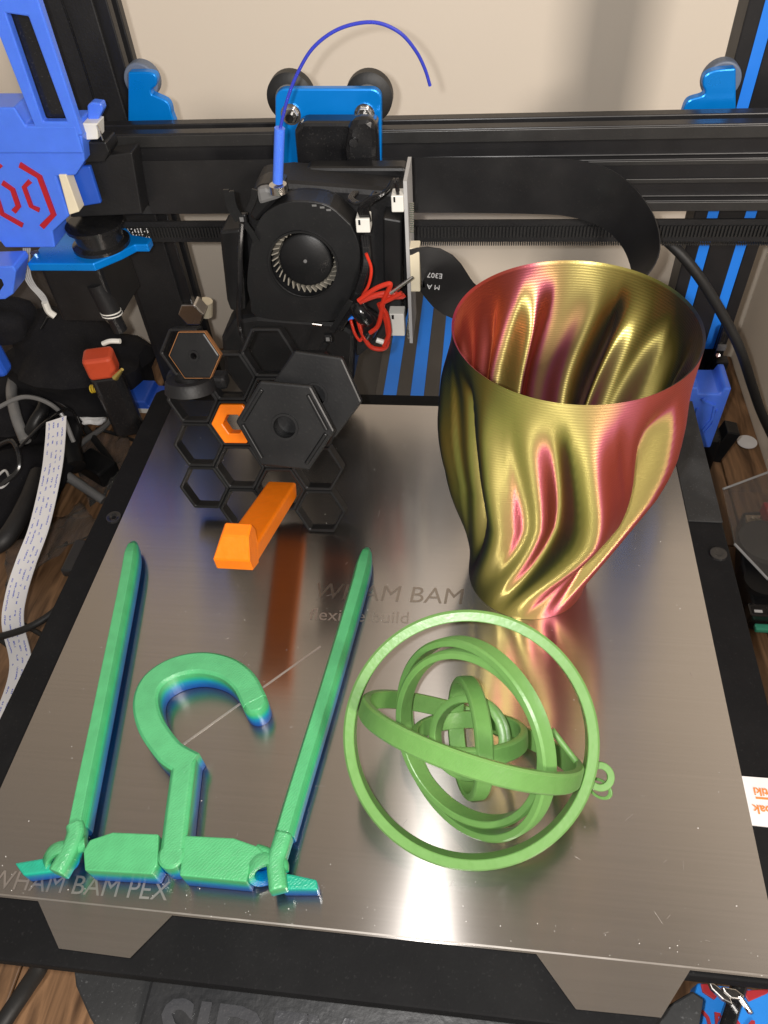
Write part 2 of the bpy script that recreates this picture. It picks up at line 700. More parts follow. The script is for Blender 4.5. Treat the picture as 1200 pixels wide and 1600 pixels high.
rows = mth('FRACT', mth('MULTIPLY', sp.outputs['Y'], 270))
inrow = mth('LESS_THAN', mth('ABSOLUTE', mth('SUBTRACT', rows, 0.5)), 0.16)
cmb = N.new('ShaderNodeCombineXYZ')
L.new(mth('MULTIPLY', sp.outputs['X'], 260), cmb.inputs[0])
L.new(mth('MULTIPLY', mth('FLOOR', mth('MULTIPLY', sp.outputs['Y'], 270)), 7.3), cmb.inputs[1])
n1 = N.new('ShaderNodeTexNoise')
n1.inputs['Scale'].default_value = 1.0
n1.inputs['Detail'].default_value = 0
L.new(cmb.outputs[0], n1.inputs['Vector'])
cm2 = N.new('ShaderNodeCombineXYZ')
L.new(mth('MULTIPLY', sp.outputs['X'], 1900), cm2.inputs[0])
L.new(mth('MULTIPLY', sp.outputs['Y'], 900), cm2.inputs[1])
n2 = N.new('ShaderNodeTexNoise')
n2.inputs['Scale'].default_value = 1.0
L.new(cm2.outputs[0], n2.inputs['Vector'])
ink = mth('MULTIPLY', mth('MULTIPLY', inrow, mth('GREATER_THAN', n1.outputs['Fac'], 0.5)), mth('GREATER_THAN', n2.outputs['Fac'], 0.48))
mx = N.new('ShaderNodeMix')
mx.data_type = 'RGBA'
mx.inputs['A'].default_value = (0.74, 0.74, 0.76, 1)
mx.inputs['B'].default_value = (0.12, 0.16, 0.55, 1)
L.new(ink, mx.inputs['Factor'])
L.new(mx.outputs['Result'], b.inputs['Base Color'])
b.inputs['Roughness'].default_value = 0.4

# ------------------------------------------------------------------ setting
DESK, WALL, SIDE = -0.14, 0.55, 0.279
desk = obj('desk', bx((-1.0, -0.10, DESK - 0.05), (SIDE, WALL, DESK - 0.022)), 'wood', kind='structure')
x = -0.98
i = 0
while x < SIDE - 0.001:
    x2 = min(x + 0.072, SIDE)
    # each board butt-jointed along its length, at a different place per row
    cuts = [-0.10, 0.06 + 0.11 * ((i * 37) % 5) / 5, 0.30 + 0.10 * ((i * 53) % 7) / 7, WALL]
    for a_, c_ in zip(cuts, cuts[1:]):
        obj('plank', bx((x + 0.0006, a_ + 0.0006, DESK - 0.022), (x2 - 0.0006, c_ - 0.0006, DESK - random.random() * 0.0008)), 'wood', desk, bevel=0.0008)
    x = x2
    i += 1
obj('back_wall', bx((-1.2, WALL, -0.4), (1.6, WALL + 0.05, 2.4)), 'wall_paint', kind='structure')
obj('side_wall', bx((SIDE, -0.4, -0.4), (SIDE + 0.02, WALL - 0.001, 0.09)), 'wall_paint', kind='structure')
# ledge boards along the front of the desk
led = thing('front_ledge', Z(60, 1530, -0.15), 'worn pale and brown wooden ledge boards under front left bed corner', 'ledge')
obj('plank', bx((-0.45, -0.128, -0.165), (0.1, -0.1015, -0.118)), 'worn_wood', led, bevel=0.001)
obj('plank', bx((-0.45, -0.165, -0.19), (0.1, -0.130, -0.150)), 'wood', led, bevel=0.001)

# ------------------------------------------------------------------ printer frame
fr_ = thing('printer_frame', (0, 0.40, DESK), 'black aluminium printer frame with two uprights, blue slot strips and base', 'printer frame')
UX0, UX1 = 0.1685, 0.2125


def upright(side):
    x0, x1 = (UX0, UX1) if side > 0 else (-0.2085, -0.1660)
    y0, y1 = 0.392, 0.412
    p = []
    w = x1 - x0
    c1, c2 = x0 + w * 0.25, x0 + w * 0.75
    s = 0.0031
    if side > 0:
        poly = [(x0, y0), (c1 - s, y0), (c1 - s, y0 + .004), (c1 + s, y0 + .004), (c1 + s, y0), (c2 - s, y0), (c2 - s, y0 + .004), (c2 + s, y0 + .004), (c2 + s, y0), (x1, y0), (x1, y1), (x0, y1)]
    else:
        poly = [(x0, y0), (x1, y0), (x1, y0 + .0065), (x1 - .004, y0 + .0065), (x1 - .004, y0 + .0135), (x1, y0 + .0135), (x1, y1), (x0, y1)]
    u = obj('upright', prism(nb(), poly, -0.1, 0.42), 'black_anodised', fr_, bevel=0.0007)
    if side > 0:
        for c in (c1, c2):
            obj('slot_strip', bx((c - s, y0 + 0.0005, -0.02), (c + s, y0 + 0.0038, 0.42)), 'blue_strip', u)
    return u


upright(1)
upright(-1)
# flat cover cable on the left upright and thin wire
obj('upright_cover', bx((-0.204, 0.3885, -0.06), (-0.1725, 0.3915, 0.42)), 'black_matte', fr_, bevel=0.0008)
obj('wire', tube([(-0.1905, 0.387, 0.23), (-0.1885, 0.387, 0.20), (-0.188, 0.387, 0.17), (-0.1885, 0.387, 0.14)], 0.0006, 6), 'black_gloss', fr_)
# base unit
obj('base_box', prism(nb(), [(-0.15, 0.10), (0.15, 0.10), (0.15, 0.44), (0.10, 0.535), (-0.155, 0.535), (-0.165, 0.44)], DESK, -0.060), 'base_grey', fr_, bevel=0.003)
for sx in (-1, 1):
    obj('base_foot', bx((sx * 0.190 - 0.03, 0.36, DESK), (sx * 0.190 + 0.03, 0.45, -0.075)), 'black_plastic', fr_, bevel=0.003)
# y rail with blue slot strips
ry0, ry1, rz = 0.12, 0.53, -0.044
xs = [Z(608, 622, rz).x, Z(651, 622, rz).x, Z(696, 622, rz).x]
poly = [(xs[0] - 0.011, -0.0585), (xs[2] + 0.011, -0.0585), (xs[2] + 0.011, rz)]
for c in reversed(xs):
    poly += [(c + .0049, rz), (c + .0049, rz - .004), (c - .0049, rz - .004), (c - .0049, rz)]
poly.append((xs[0] - 0.011, rz))
yr = obj('y_rail', prism(nb(), poly, 0, ry1 - ry0, frame((0, ry1, 0), (1, 0, 0), (0, 0, 1))), 'base_grey', fr_, bevel=0.0006)
for c in xs:
    obj('slot_strip', bx((c - .0049, ry0, rz - .0038), (c + .0049, ry1 - .002, rz - .0006)), 'blue_strip', yr)


def foot_cap(fl):
    """blue printed cap on the foot of an upright, with a relief on the front"""
    if fl > 0:
        x0, x1 = Y(1040, 640, 0.350).x, Y(1146, 600, 0.350).x
        zt, zb = Y(1100, 606, 0.350).z, -0.075
        cx = Y(1112, 606, 0.350).x
    else:
        x0, x1 = -0.232, -0.178
        zt, zb = Y(230, 628, 0.362).z, -0.066
        cx = (x0 + x1) / 2
    fy = 0.350 if fl > 0 else 0.362
    f = frame((0, fy, 0), (1, 0, 0), (0, 0, 1))
    w = 0.0085
    poly = [(x0, zb), (x1, zb), (x1, zt), (cx + w, zt), (cx + w * .8, zt - .005), (cx - w * .8, zt - .005), (cx - w, zt), (x0, zt)]
    cap = obj('foot_cap', prism(nb(), poly, -0.027, 0, f), 'blue_plastic' if fl > 0 else 'blue_dark', fr_, bevel=0.0012)  # left cap lies in shadow: the shade is put into a darker blue
    if fl > 0:
        # raised bracket mark
        P = lambda u, v: (Y(u, v, fy).x, Y(u, v, fy).z)
        for path in ([(1097, 622), (1102, 628), (1117, 633), (1112, 655), (1098, 672)], [(1090, 637), (1086, 655), (1083, 665)], [(1120, 640), (1113, 662), (1102, 674)]):
            pts = [f @ V((*P(u, v), 0.0006)) for u, v in path]
            obj('relief', sweep(nb(), pts, [(-.0009, -.0006), (.0009, -.0006), (.0007, .0007), (-.0007, .0007)], up=(0, -1, 0)), 'blue_plastic', cap)
    else:
        obj('white_band', bx((x0, fy - .0006, zb), (x1, fy + 0.004, zb + .004)), 'white_plastic', cap)
    return cap


foot_cap(1)
foot_cap(-1)
# end switch on the right upright
sw = obj('end_switch', bx(Y(1112, 566, 0.386), Y(1140, 512, 0.386) + V((0, 0.004, 0))), 'black_gloss', fr_, bevel=0.001)
obj('screw', cyl(nb(), Y(1122, 555, 0.3858), Y(1122, 555, 0.3835), 0.0014, n=10), 'steel', sw)
obj('switch_lever', bx(Y(1119, 546, 0.3858), Y(1135, 538, 0.3858) + V((0, -0.0015, 0))), 'grey_plastic', sw)
obj('bracket', bx(Y(1108, 600, 0.38), Y(1140, 566, 0.38) + V((0, 0.008, 0))), 'black_plastic', fr_, bevel=0.001)
# leveling foot post left
obj('rail_bracket', prism(nb(), ngon(6, 0.010), 0, 0.012, frame(Y(305, 478, 0.40), (1, 0, 0), (0, 0, 1))), 'steel', fr_, bevel=0.001)
obj('spacer', cyl(nb(), Y(322, 492, 0.41), Y(322, 470, 0.41), 0.005, n=14), 'cream_plastic', fr_)

# ------------------------------------------------------------------ gantry
GY = 0.350
gt = Y(600, 203, GY).z
gb = Y(600, 333, GY).z
ga = thing('gantry_beam', (0, GY, gb), 'black slotted horizontal gantry beam with toothed belt, spanning both uprights', 'gantry')
hh = gt - gb
prof = []      # (y,z) section, front towards -y
z_ = [(0, 0), (0, .14), (.0045, .14), (.0045, .34), (0, .34), (0, .63), (.0045, .63), (.0045, .84), (0, .84), (0, 1)]
sec = [(GY + a, gb + hh * c) for a, c in z_]
back = GY + 0.020
topz = gt
sec += [(GY + .007, topz), (GY + .007, topz - .004), (GY + .013, topz - .004), (GY + .013, topz), (back, topz), (back, gb)]
gx0, gx1 = -0.205, 0.262
fr2 = frame((gx0, 0, 0), (0, 1, 0), (0, 0, 1))
beam = obj('beam', prism(nb(), sec, 0, gx1 - gx0, fr2), 'black_anodised', ga, bevel=0.0006)
for a, c in ((.84, 1), (.34, .42), (.55, .63), (0.0, .14)):
    obj('lip', bx((gx0 + .001, GY - 0.0011, gb + hh * a + .0006), (gx1, GY - 0.0001, gb + hh * c - .0006)), 'beam_lip', beam, bevel=0.0003)
# belt run below the beam: two runs with teeth
bz1 = Y(600, 345, GY + .004).z
bz0 = Y(600, 378, GY + .004).z
by = GY + 0.004
belt = obj('belt', bx((-0.185, by, bz0), (0.26, by + 0.0014, bz1)), 'black_matte', ga)
tb = nb()
for k in range(220):
    xx = -0.183 + k * 0.002
    box(tb, (xx, by - 0.0006, (bz0 + bz1) / 2), (0.0010, 0.0012, (bz1 - bz0) * .5))
tobj = obj('belt_teeth', tb, 'black_rubber', ga, kind='stuff')
tb = nb()
for k in range(220):
    xx = -0.02 + k * 0.0013
    box(tb, (xx, by - 0.001, bz0 - 0.0005), (0.0007, 0.0030, 0.0011))
obj('belt_edge', tb, 'beam_lip', ga, kind='stuff')
f = frame(Y(195, 364, by - .0006), (1, 0, 0), (0, 0, 1))
t1 = text_bm('LI-2GT-6', 0.0042, f, 0.00015, 0.00008)
obj('belt_print', t1, 'white_print', belt)
f = frame(Y(197, 373, by - .0006), (1, 0, 0), (0, 0, 1))
obj('belt_print', text_bm('LI-2GT-6', 0.0042, f, 0.00015, 0.00008), 'white_print', belt)
# blue roller plates behind the beam at both ends
for pts in ([(200, 200), (268, 200), (268, 178), (262, 160), (243, 150), (237, 147), (236, 140), (244, 133), (244, 120), (233, 113), (200, 113)],
            [(1150, 200), (1062, 200), (1066, 178), (1075, 158), (1097, 150), (1102, 143), (1098, 133), (1101, 119), (1118, 110), (1150, 107)]):
    py = 0.376
    poly = [(Y(u, v, py).x, Y(u, v, py).z) for u, v in pts]
    poly = [(p.x, p.y) for p in catmull([V((a_, b_, 0)) for a_, b_ in poly], 4)]
    rpn = obj('roller_plate', prism(nb(), poly, 0, 0.006, frame((0, py + .006, 0), (1, 0, 0), (0, 0, 1))), 'blue_anodised', ga, bevel=0.0008)
    a_, b_ = poly[-2], poly[-4]
    cx = (pts[7][0] * .45 + pts[-1][0] * .55)
    obj('roller', cyl(nb(), Y(cx, 128, py + .0063), Y(cx, 128, py + .0063) + V((0, .008, 0)), 0.0098, n=32), 'roller_grey', ga, bevel=0.001)

# ------------------------------------------------------------------ extruder at the left end
ey = 0.318
ex = thing('extruder', Y(60, 385, ey), 'translucent blue extruder housing with red bracket emblem and slotted tower', 'extruder')


def yplate(name, pts, y, depth, m_, parent, bevel=0.0008, holes=None, **kw):
    poly = [(Y(u, v, y).x, Y(u, v, y).z) for u, v in pts]
    hl = [[(Y(u, v, y).x, Y(u, v, y).z) for u, v in h] for h in holes] if holes else None
    return obj(name, prism(nb(), poly, -depth, 0, frame((0, y, 0), (1, 0, 0), (0, 0, 1)), hl), m_, parent, bevel=bevel, **kw)


body = yplate('housing', [(-60, 168), (22, 168), (40, 195), (118, 195), (128, 215), (132, 252), (118, 274), (88, 276), (108, 338), (82, 362), (86, 387), (8, 387), (-60, 300)], ey, 0.02, 'blue_plastic', ex)
tower = yplate('tower', [(-47, -60), (40, -60), (129, 212), (60, 212)], ey - 0.002, 0.005, 'blue_plastic', ex,
               holes=[[(9, 21), (44, 26), (104, 190), (67, 190)]])
yplate('window', [(3, 12), (50, 12), (110, 199), (62, 199)], ey + 0.0032, 0.003, 'black_gloss', tower, bevel=0)
yplate('ledge', [(-60, 168), (22, 168), (40, 197), (118, 197), (130, 240), (-60, 240)], ey - 0.0022, 0.0018, 'blue_plastic', body)


def emblem(path, w=0.0036):
    pts = [Y(u, v, ey - 0.0004) for u, v in path]
    obj('emblem', sweep(nb(), pts, [(-w / 2, -.0008), (w / 2, -.0008), (w / 2 * .9, .0009), (-w / 2 * .9, .0009)], up=(0, -1, 0)), 'red_plastic', body)


emblem([(31, 257), (62, 276), (84, 335), (66, 354)], 0.0032)
emblem([(47, 283), (38, 292), (49, 322), (62, 328)], 0.0026)
emblem([(4, 285), (20, 296), (29, 322), (22, 330)], 0.0030)
emblem([(-6, 305), (4, 334), (36, 352)], 0.0028)
emblem([(-30, 268), (-8, 252), (2, 262)], 0.0028)
yplate('connector', [(91, 273), (103, 273), (124, 331), (108, 336)], ey - .001, 0.008, 'cream_plastic', ex, bevel=0.0005)
yplate('connector', [(128, 193), (152, 193), (153, 218), (131, 219)], ey + .006, 0.010, 'white_plastic', ex, bevel=0.0005)
obj('wire', tube([Y(152, 195, ey + .004), Y(156, 205, ey + .003), Y(161, 219, ey + .003)], 0.0005, 6), 'steel', ex)
yplate('clamp', [(131, 222), (165, 222), (171, 238), (163, 254), (131, 254)], ey + .008, 0.014, 'black_plastic', ex)
yplate('knob', [(136, 165), (142, 160), (158, 162), (161, 172), (152, 190), (137, 190)], ey + .012, 0.006, 'blue_plastic', ex)
yplate('mount', [(110, 250), (206, 238), (222, 335), (110, 340)], ey + .016, 0.013, 'black_matte', ex)
yplate('side_panel', [(112, 262), (140, 260), (158, 318), (122, 324)], ey + .010, 0.003, 'blue_dark', ex)
# motor under a blue plate
mz = Y(120, 424, 0.312).z
mx0, mx1 = Y(44, 417, 0.312).x, Y(148, 420, 0.312).x
xm = (mx0 + mx1) / 2
mo = thing('stepper_motor', (xm, 0.335, mz - 0.045), 'black square stepper motor hanging under a bright blue anodised plate', 'motor')
pl = nb()
prism(pl, [(mx0, 0.312), (mx1, 0.312), (mx1 + .012, 0.325), (mx1 + .018, 0.334), (mx1 + .026, 0.334), (mx1 + .026, 0.342), (mx1 + .012, 0.346), (mx1, 0.362), (mx0, 0.362)], mz, mz + 0.005)
mp_ = obj('motor_plate', pl, 'blue_anodised', mo, bevel=0.0008)
for u, v in ((55, 397), (135, 400)):
    p = Z(u, v, mz + .005)
    obj('screw', cyl(nb(), p, p + V((0, 0, .0012)), 0.0026, n=14), 'steel', mp_)
p = V((xm + .018, 0.334, mz + .005))
obj('pulley', lathe(nb(), [(0, 0), (.017, 0), (.017, .002), (.014, .003), (.014, .011), (.017, .012), (.017, .014), (0, .014)], M.Translation(p), 28), 'black_gloss', mo, smooth=True)
obj('motor_body', prism(nb(), rrect(mx0 + .004, 0.315, mx1 + .001, 0.358, 0.003), mz - 0.036, mz - 0.0005), 'black_plastic', mo, bevel=0.0005)
p0, p1 = Y(150, 442, 0.318), Y(176, 492, 0.318)
sl = obj('sleeve', cyl(nb(), p0, p1, 0.0058, 0.0062, 18), 'black_matte', mo, smooth=True)
d_ = (p1 - p0)
for k in (.86, .95):
    a_ = p0 + d_ * k
    obj('ring_mark', cyl(nb(), a_, a_ + d_ * .03, 0.0065, n=18), 'white_plastic', sl)
obj('spindle', cyl(nb(), p1, p1 + d_ * .5, 0.0045, n=14), 'black_plastic', sl)
for k in range(4):
    o_ = k * 3.2
    obj('wire', tube([Y(37 + o_, 388, 0.33), Y(37 + o_, 425, 0.33), Y(45 + o_, 445, 0.33), Y(60 + o_, 462, 0.33), Y(72 + o_ * .5, 478, 0.33), Y(80 + o_ * .3, 492, 0.33)], 0.00055, 6), 'grey_board', mo)
obj('plug', tube([Y(70, 472, 0.329), Y(76, 486, 0.329), Y(86, 494, 0.329)], 0.0022, 8), 'white_plastic', mo)

# ------------------------------------------------------------------ print head
ph = thing('print_head', Y(475, 560, 0.30), 'black print head with blower fan, circuit board and blue carriage plate', 'print head')
cyp = 0.343
plate_px = rrect(430, -300, 596, -139, 16, 5)
poly = [(Y(u, -v, cyp).x, Y(u, -v, cyp).z) for u, v in plate_px]
cpo = obj('carriage_plate', prism(nb(), poly, -0.005, 0, frame((0, cyp, 0), (1, 0, 0), (0, 0, 1))), 'blue_anodised', ph, bevel=0.0008)
for u in (455, 570):
    p = Y(u, 178, cyp)
    b1 = obj('bolt', prism(nb(), ngon(6, 0.0042), 0, 0.003, frame(p, (1, 0, 0), (0, 0, 1))), 'steel', cpo, bevel=0.0005)
    obj('washer', cyl(nb(), p + V((0, 0.0002, 0)), p + V((0, -.0009, 0)), 0.0053, n=20), 'steel', cpo)
    obj('bolt_end', cyl(nb(), p, p + V((0, -.0055, -.0002)), 0.0022, n=14), 'black_gloss', cpo)
for u, v in ((455, 150), (577, 150)):
    c = Y(u, v, 0.357)
    f = frame(c, (1, 0, 0), (0, 0, 1))
    obj('wheel', lathe(nb(), [(0.004, -.005), (.0095, -.005), (.0125, -.0032), (.0125, .0032), (.0095, .005), (.004, .005)], f, 36, True), 'black_rubber', ph, smooth=True)
    obj('wheel_hub', lathe(nb(), [(0.001, -.0052), (.0075, -.0052), (.0075, .0055), (.001, .0055)], f, 24, True), 'grey_plastic', ph, smooth=True)
yplate('motor_block', [(459, 205), (472, 191), (588, 191), (592, 300), (468, 300)], 0.330, 0.012, 'black_gloss', ph, bevel=0.002)
lever = yplate('lever', [(543, 200), (553, 186), (574, 184), (588, 196), (590, 225), (586, 300), (545, 300), (538, 235)], 0.322, 0.008, 'black_gloss', ph, bevel=0.003)
for u, v in ((553, 222), (558, 270)):
    p = Y(u, v, 0.322)
    obj('screw', cyl(nb(), p, p + V((0, -.0015, 0)), 0.0022, n=14), 'black_gloss', lever)
brk = yplate('bracket', [(475, 268), (482, 262), (632, 262), (641, 275), (640, 320), (478, 330)], 0.312, 0.010, 'black_plastic', ph, bevel=0.002)
for u, v in ((487, 283),):
    p = Y(u, v, 0.312)
    obj('screw', cyl(nb(), p, p + V((0, -.002, 0)), 0.0028, n=14), 'steel', brk)
yplate('core', [(395, 290), (445, 285), (640, 300), (636, 500), (560, 560), (400, 520), (375, 400)], 0.296, 0.026, 'black_matte', ph, bevel=0.003)
# blower fan
FY = 0.272
fc = Y(474, 408, FY)
ff = frame(fc, (1, 0, -0.03), (0, 0.10, 1))
Fi = ff.inverted()


def floc(u, v):
    # intersection of the pixel ray with the fan's face plane
    n = V(ff.col[2][:3])
    d = ray(u, v)
    t_ = (fc - CP).dot(n) / d.dot(n)
    q = Fi @ (CP + d * t_)
    return (q.x, q.y)


fo = [(548, 352), (560, 380), (563, 415), (555, 450), (537, 482), (528, 500), (470, 503), (400, 494), (391, 470), (386, 440), (392, 385), (402, 350), (418, 330), (445, 317), (480, 315), (515, 323)]
outline = [V((*floc(u, v), 0)) for u, v in fo]
outline = [(p.x, p.y) for p in catmull(outline + [outline[0]], 3)[:-1]]
ocx, ocy = floc(474, 415)
R_o = (floc(526, 410)[0] - floc(423, 410)[0]) / 2
hole = ngon(40, R_o, 0, ocx, ocy)[::-1]
blower = obj('blower_housing', prism(nb(), outline, -0.0010, 0, ff, [hole]), 'black_plastic', ph, bevel=0.0003)
# side wall and back of the housing
inner = [(p[0] * .93, p[1] * .93) for p in outline]
obj('housing_wall', prism(nb(), outline, -0.0165, -0.0011, ff, [inner]), 'black_plastic', blower, bevel=0.0004)
obj('housing_back', prism(nb(), outline, -0.018, -0.0166, ff), 'black_plastic', blower)
obj('rim', lathe(nb(), [(R_o + .0002, -.0005), (R_o + .0002, .0012), (R_o + .0012, .0012), (R_o + .0012, -.0005)], ff @ M.Translation((ocx, ocy, 0)), 48, True), 'black_plastic', blower, smooth=True)
impf = ff @ M.Translation((ocx, ocy, -0.0065))
imp = obj('impeller', lathe(nb(), [(0, .0012), (R_o * .74, .0012), (R_o * .80, .0004), (R_o * .81, -.002), (R_o * .81, -.011), (0, -.011)], impf, 40), 'black_plastic', blower, smooth=True)
obj('hub_pin', lathe(nb(), [(0, .0019), (.0009, .0017), (.0010, .0010), (0, .0010)], impf, 12), 'grey_plastic', imp, smooth=True)
bl = nb()
rot = M.Rotation(rad(32), 3, 'Z')
box(bl, (0, 0, 0), (0.0038, 0.0006, 0.010), rot)
first = None
Ri = R_o * 0.965
for k in range(36):
    a = 2 * PI * k / 36
    mt = impf @ M.Rotation(a, 4, 'Z') @ M.Translation((Ri - .0003, 0, -.0050))
    if first is None:
        me = bpy.data.meshes.new('blade')
        bl.to_mesh(me)
        me.materials.append(MAT['fan_blade'])
        first = bpy.data.objects.new('blade', me)
        COL.objects.link(first)
        o = first
    else:
        o = bpy.data.objects.new('blade', me)
        COL.objects.link(o)
    o.parent = blower
    o.matrix_local = M.Translation(-ORG[blower.name]) @ mt
bl.free()
obj('blade_ring', lathe(nb(), [(Ri - .002, -.0098), (Ri + .0018, -.0098), (Ri + .0018, -.0106), (Ri - .002, -.0106)], impf, 40, True), 'fan_blade', blower)
# print marks on the fan's upper edge (illegible)
for u0, u1, v in ((486, 496, 320), (499, 508, 323), (510, 517, 327)):
    a_ = ff @ V((*floc(u0, v), 0)); b_ = ff @ V((*floc(u1, v + 2), 0))
    obj('print_mark', box(nb(), (a_ + b_) / 2, (0.0022, 0.0003, 0.0009)), 'grey_plastic', blower)
# ducts left and below
yplate('duct', [(342, 362), (376, 358), (382, 420), (384, 485), (360, 486), (354, 470)], 0.285, 0.02, 'black_plastic', ph, bevel=0.0015)
yplate('shroud', [(392, 300), (410, 288), (443, 293), (430, 318), (400, 350), (388, 340)], 0.280, 0.016, 'black_plastic', ph, bevel=0.003)
yplate('clamp_top', [(399, 296), (414, 293), (442, 300), (438, 312), (404, 322)], 0.277, 0.005, 'grey_plastic', ph, bevel=0.002)
duct = nb()
prism(duct, [(Y(u, v, 0.285).x, Y(u, v, 0.285).z) for u, v in [(345, 530), (365, 500), (400, 494), (530, 504), (556, 520), (552, 600), (500, 648), (395, 640), (350, 580)]], -0.03, 0, frame((0, 0.285, 0), (1, 0, 0), (0, 0, 1)))
obj('cooling_duct', duct, 'black_plastic', ph, bevel=0.003)
obj('collar', cyl(nb(), Y(436, 300, 0.276), Y(434, 288, 0.276), 0.0042, n=20), 'steel', ph)
obj('rod', cyl(nb(), Y(488, 506, 0.270), Y(503, 508, 0.270), 0.0009, n=10), 'steel', ph)
# circuit board, edge on, with connectors
bxp = Y(636, 400, 0.282).x
pcb = obj('circuit_board', prism(nb(), [(0.278, Y(640, 283, 0.278).z), (0.278, Y(634, 536, 0.278).z), (0.304, Y(634, 536, 0.278).z + .002), (0.304, Y(640, 283, 0.278).z)], 0, 0.0017, frame((bxp, 0, 0), (0, 1, 0), (0, 0, 1))), 'grey_board', ph)


def conn(u0, v0, u1, v1, y, d, m_='white_plastic'):
    a_, b_ = Y(u0, v1, y), Y(u1, v0, y)
    c = obj('connector', bx((a_.x, y, a_.z), (b_.x, y + d, b_.z)), m_, ph, bevel=0.0005)
    obj('slot', bx((a_.x * .8 + b_.x * .2, y - .0002, b_.z - .003), (a_.x * .65 + b_.x * .35, y + .0005, b_.z - .0005)), 'black_gloss', c)
    return c


conn(612, 306, 630, 332, 0.276, 0.008)
conn(557, 342, 577, 364, 0.272, 0.008)
conn(609, 491, 631, 525, 0.276, 0.008)
conn(639, 388, 655, 456, 0.280, 0.008, 'cream_plastic')
tb = nb()
for k in range(14):
    c = Y(640, 318 + k * 3.4, 0.282)
    box(tb, c + V((0.001, 0, 0)), (0.0022, 0.0006, 0.0005))
for k in range(10):
    c = Y(636, 500 + k * 3.0, 0.282)
    box(tb, c + V((0.0015, 0, 0)), (0.0024, 0.0006, 0.0005))
obj('pin_row', tb, 'steel', ph, kind='stuff')
yplate('board_mount', [(598, 340), (628, 345), (628, 490), (600, 480)], 0.284, 0.014, 'black_plastic', ph, bevel=0.001)
# black wires at the top right
for k in range(5):
    o_ = k * 3
    obj('black_wire', tube([Y(566 + o_, 345, 0.275), Y(562 + o_, 325 - k, 0.272), Y(580 + o_, 308, 0.270), Y(600 + o_ * .6, 302 - k * 2, 0.270), Y(612 + o_ * .4, 285 - k, 0.274), Y(622, 280 + k * 6, 0.278)], 0.0009, 7), 'black_gloss', ph)
for k in range(3):
    obj('black_wire', tube([Y(552 + k * 3, 300, 0.285), Y(545 + k * 3, 310, 0.278), Y(556 + k * 4, 318, 0.274), Y(575 + k * 2, 312 + k * 3, 0.274), Y(585, 300, 0.28)], 0.0008, 7), 'black_gloss', ph)
for k in range(3):
    obj('black_wire', tube([Y(566 + k * 4, 368, 0.276), Y(570 + k * 3, 410, 0.268), Y(562 + k * 3, 440, 0.266), Y(548 + k * 3, 478, 0.266), Y(525 + k * 3, 515, 0.267)], 0.0011, 7), 'black_gloss', ph)
# red wires
reds = [[(572, 396), (580, 420), (576, 445), (566, 462), (560, 470)],
        [(562, 472), (590, 462), (618, 464), (630, 462), (600, 458), (570, 466)],
        [(560, 470), (585, 452), (604, 444), (610, 446), (600, 468), (596, 490), (590, 510), (578, 520)],
        [(562, 476), (560, 500), (568, 525), (580, 542), (598, 545), (606, 535), (604, 505), (592, 474)],
        [(548, 500), (554, 520), (562, 532), (566, 528)],
        [(600, 540), (608, 520), (604, 492), (596, 476), (612, 466), (628, 458)]]
for k, w in enumerate(reds):
    obj('red_wire', tube([Y(u, v, 0.266 - .0018 * (k % 3)) for u, v in w], 0.00125 if k not in (0, 4) else 0.0008, 8, 6), 'red_wire', ph, smooth=True)
obj('wire_clamp', cyl(nb(), Y(610, 458, 0.262), Y(645, 433, 0.264), 0.0012, 0.0007, 10), 'steel', ph)
obj('blue_wire', tube([Y(540, 500, 0.268), Y(549, 497, 0.266), Y(556, 494, 0.268)], 0.0009, 7), 'blue_strip', ph)
obj('heatshrink', cyl(nb(), Y(588, 531, 0.263), Y(600, 535, 0.263), 0.0014, n=10), 'white_plastic', ph)
obj('wire_bundle', tube([Y(556, 470, 0.270), Y(566, 490, 0.266), Y(580, 500, 0.268), Y(572, 520, 0.270)], 0.0050, 10), 'black_gloss', ph, smooth=True)


def ziptie(u, v, y, tails, s=0.0042):
    c = Y(u, v, y)
    z1 = obj('zip_tie', box(nb(), c, (s, 0.003, s)), 'black_plastic', ph, bevel=0.0006)
    obj('lock', box(nb(), c + V((0, -.0016, 0)), (s * .45, 0.0008, s * .5)), 'grey_plastic', z1)
    for t_ in tails:
        pts = [Y(a, b2, y - .001) for a, b2 in t_]
        obj('tail', sweep(nb(), catmull(pts, 5), [(-.0014, -.0005), (.0014, -.0005), (.0014, .0005), (-.0014, .0005)], up=(0, -1, 0.2)), 'black_plastic', z1)


ziptie(379, 340, 0.272, [[(376, 340), (366, 322), (361, 298)], [(372, 345), (360, 325), (353, 296)], [(382, 348), (392, 362), (402, 378)], [(388, 330), (396, 312), (398, 296)]])
ziptie(513, 527, 0.262, [[(518, 518), (532, 495), (548, 470)], [(510, 535), (500, 550)]])
obj('black_cable', tube([Y(378, 350, 0.268), Y(375, 395, 0.262), Y(375, 440, 0.260), Y(373, 490, 0.260), Y(378, 525, 0.262), Y(390, 548, 0.27)], 0.0013, 8), 'black_gloss', ph, smooth=True)

# filament with its sleeve
fi = thing('filament', Y(434, 288, 0.276), 'thin translucent blue filament arching up from the print head sleeve', 'filament')
fp = [(437, 205), (443, 178), (452, 146), (466, 112), (488, 76), (520, 50), (556, 37), (592, 36), (626, 52), (650, 80), (664, 108), (672, 134)]
obj('strand', tube([Y(u, v, 0.276 + .0009 * k) for k, (u, v) in enumerate(fp)], 0.00072, 8, 6), 'filament_blue', fi, smooth=True)
obj('sleeve', cyl(nb(), Y(434, 285, 0.276), Y(437, 200, 0.276), 0.0024, n=18), 'blue_plastic', fi, smooth=True)

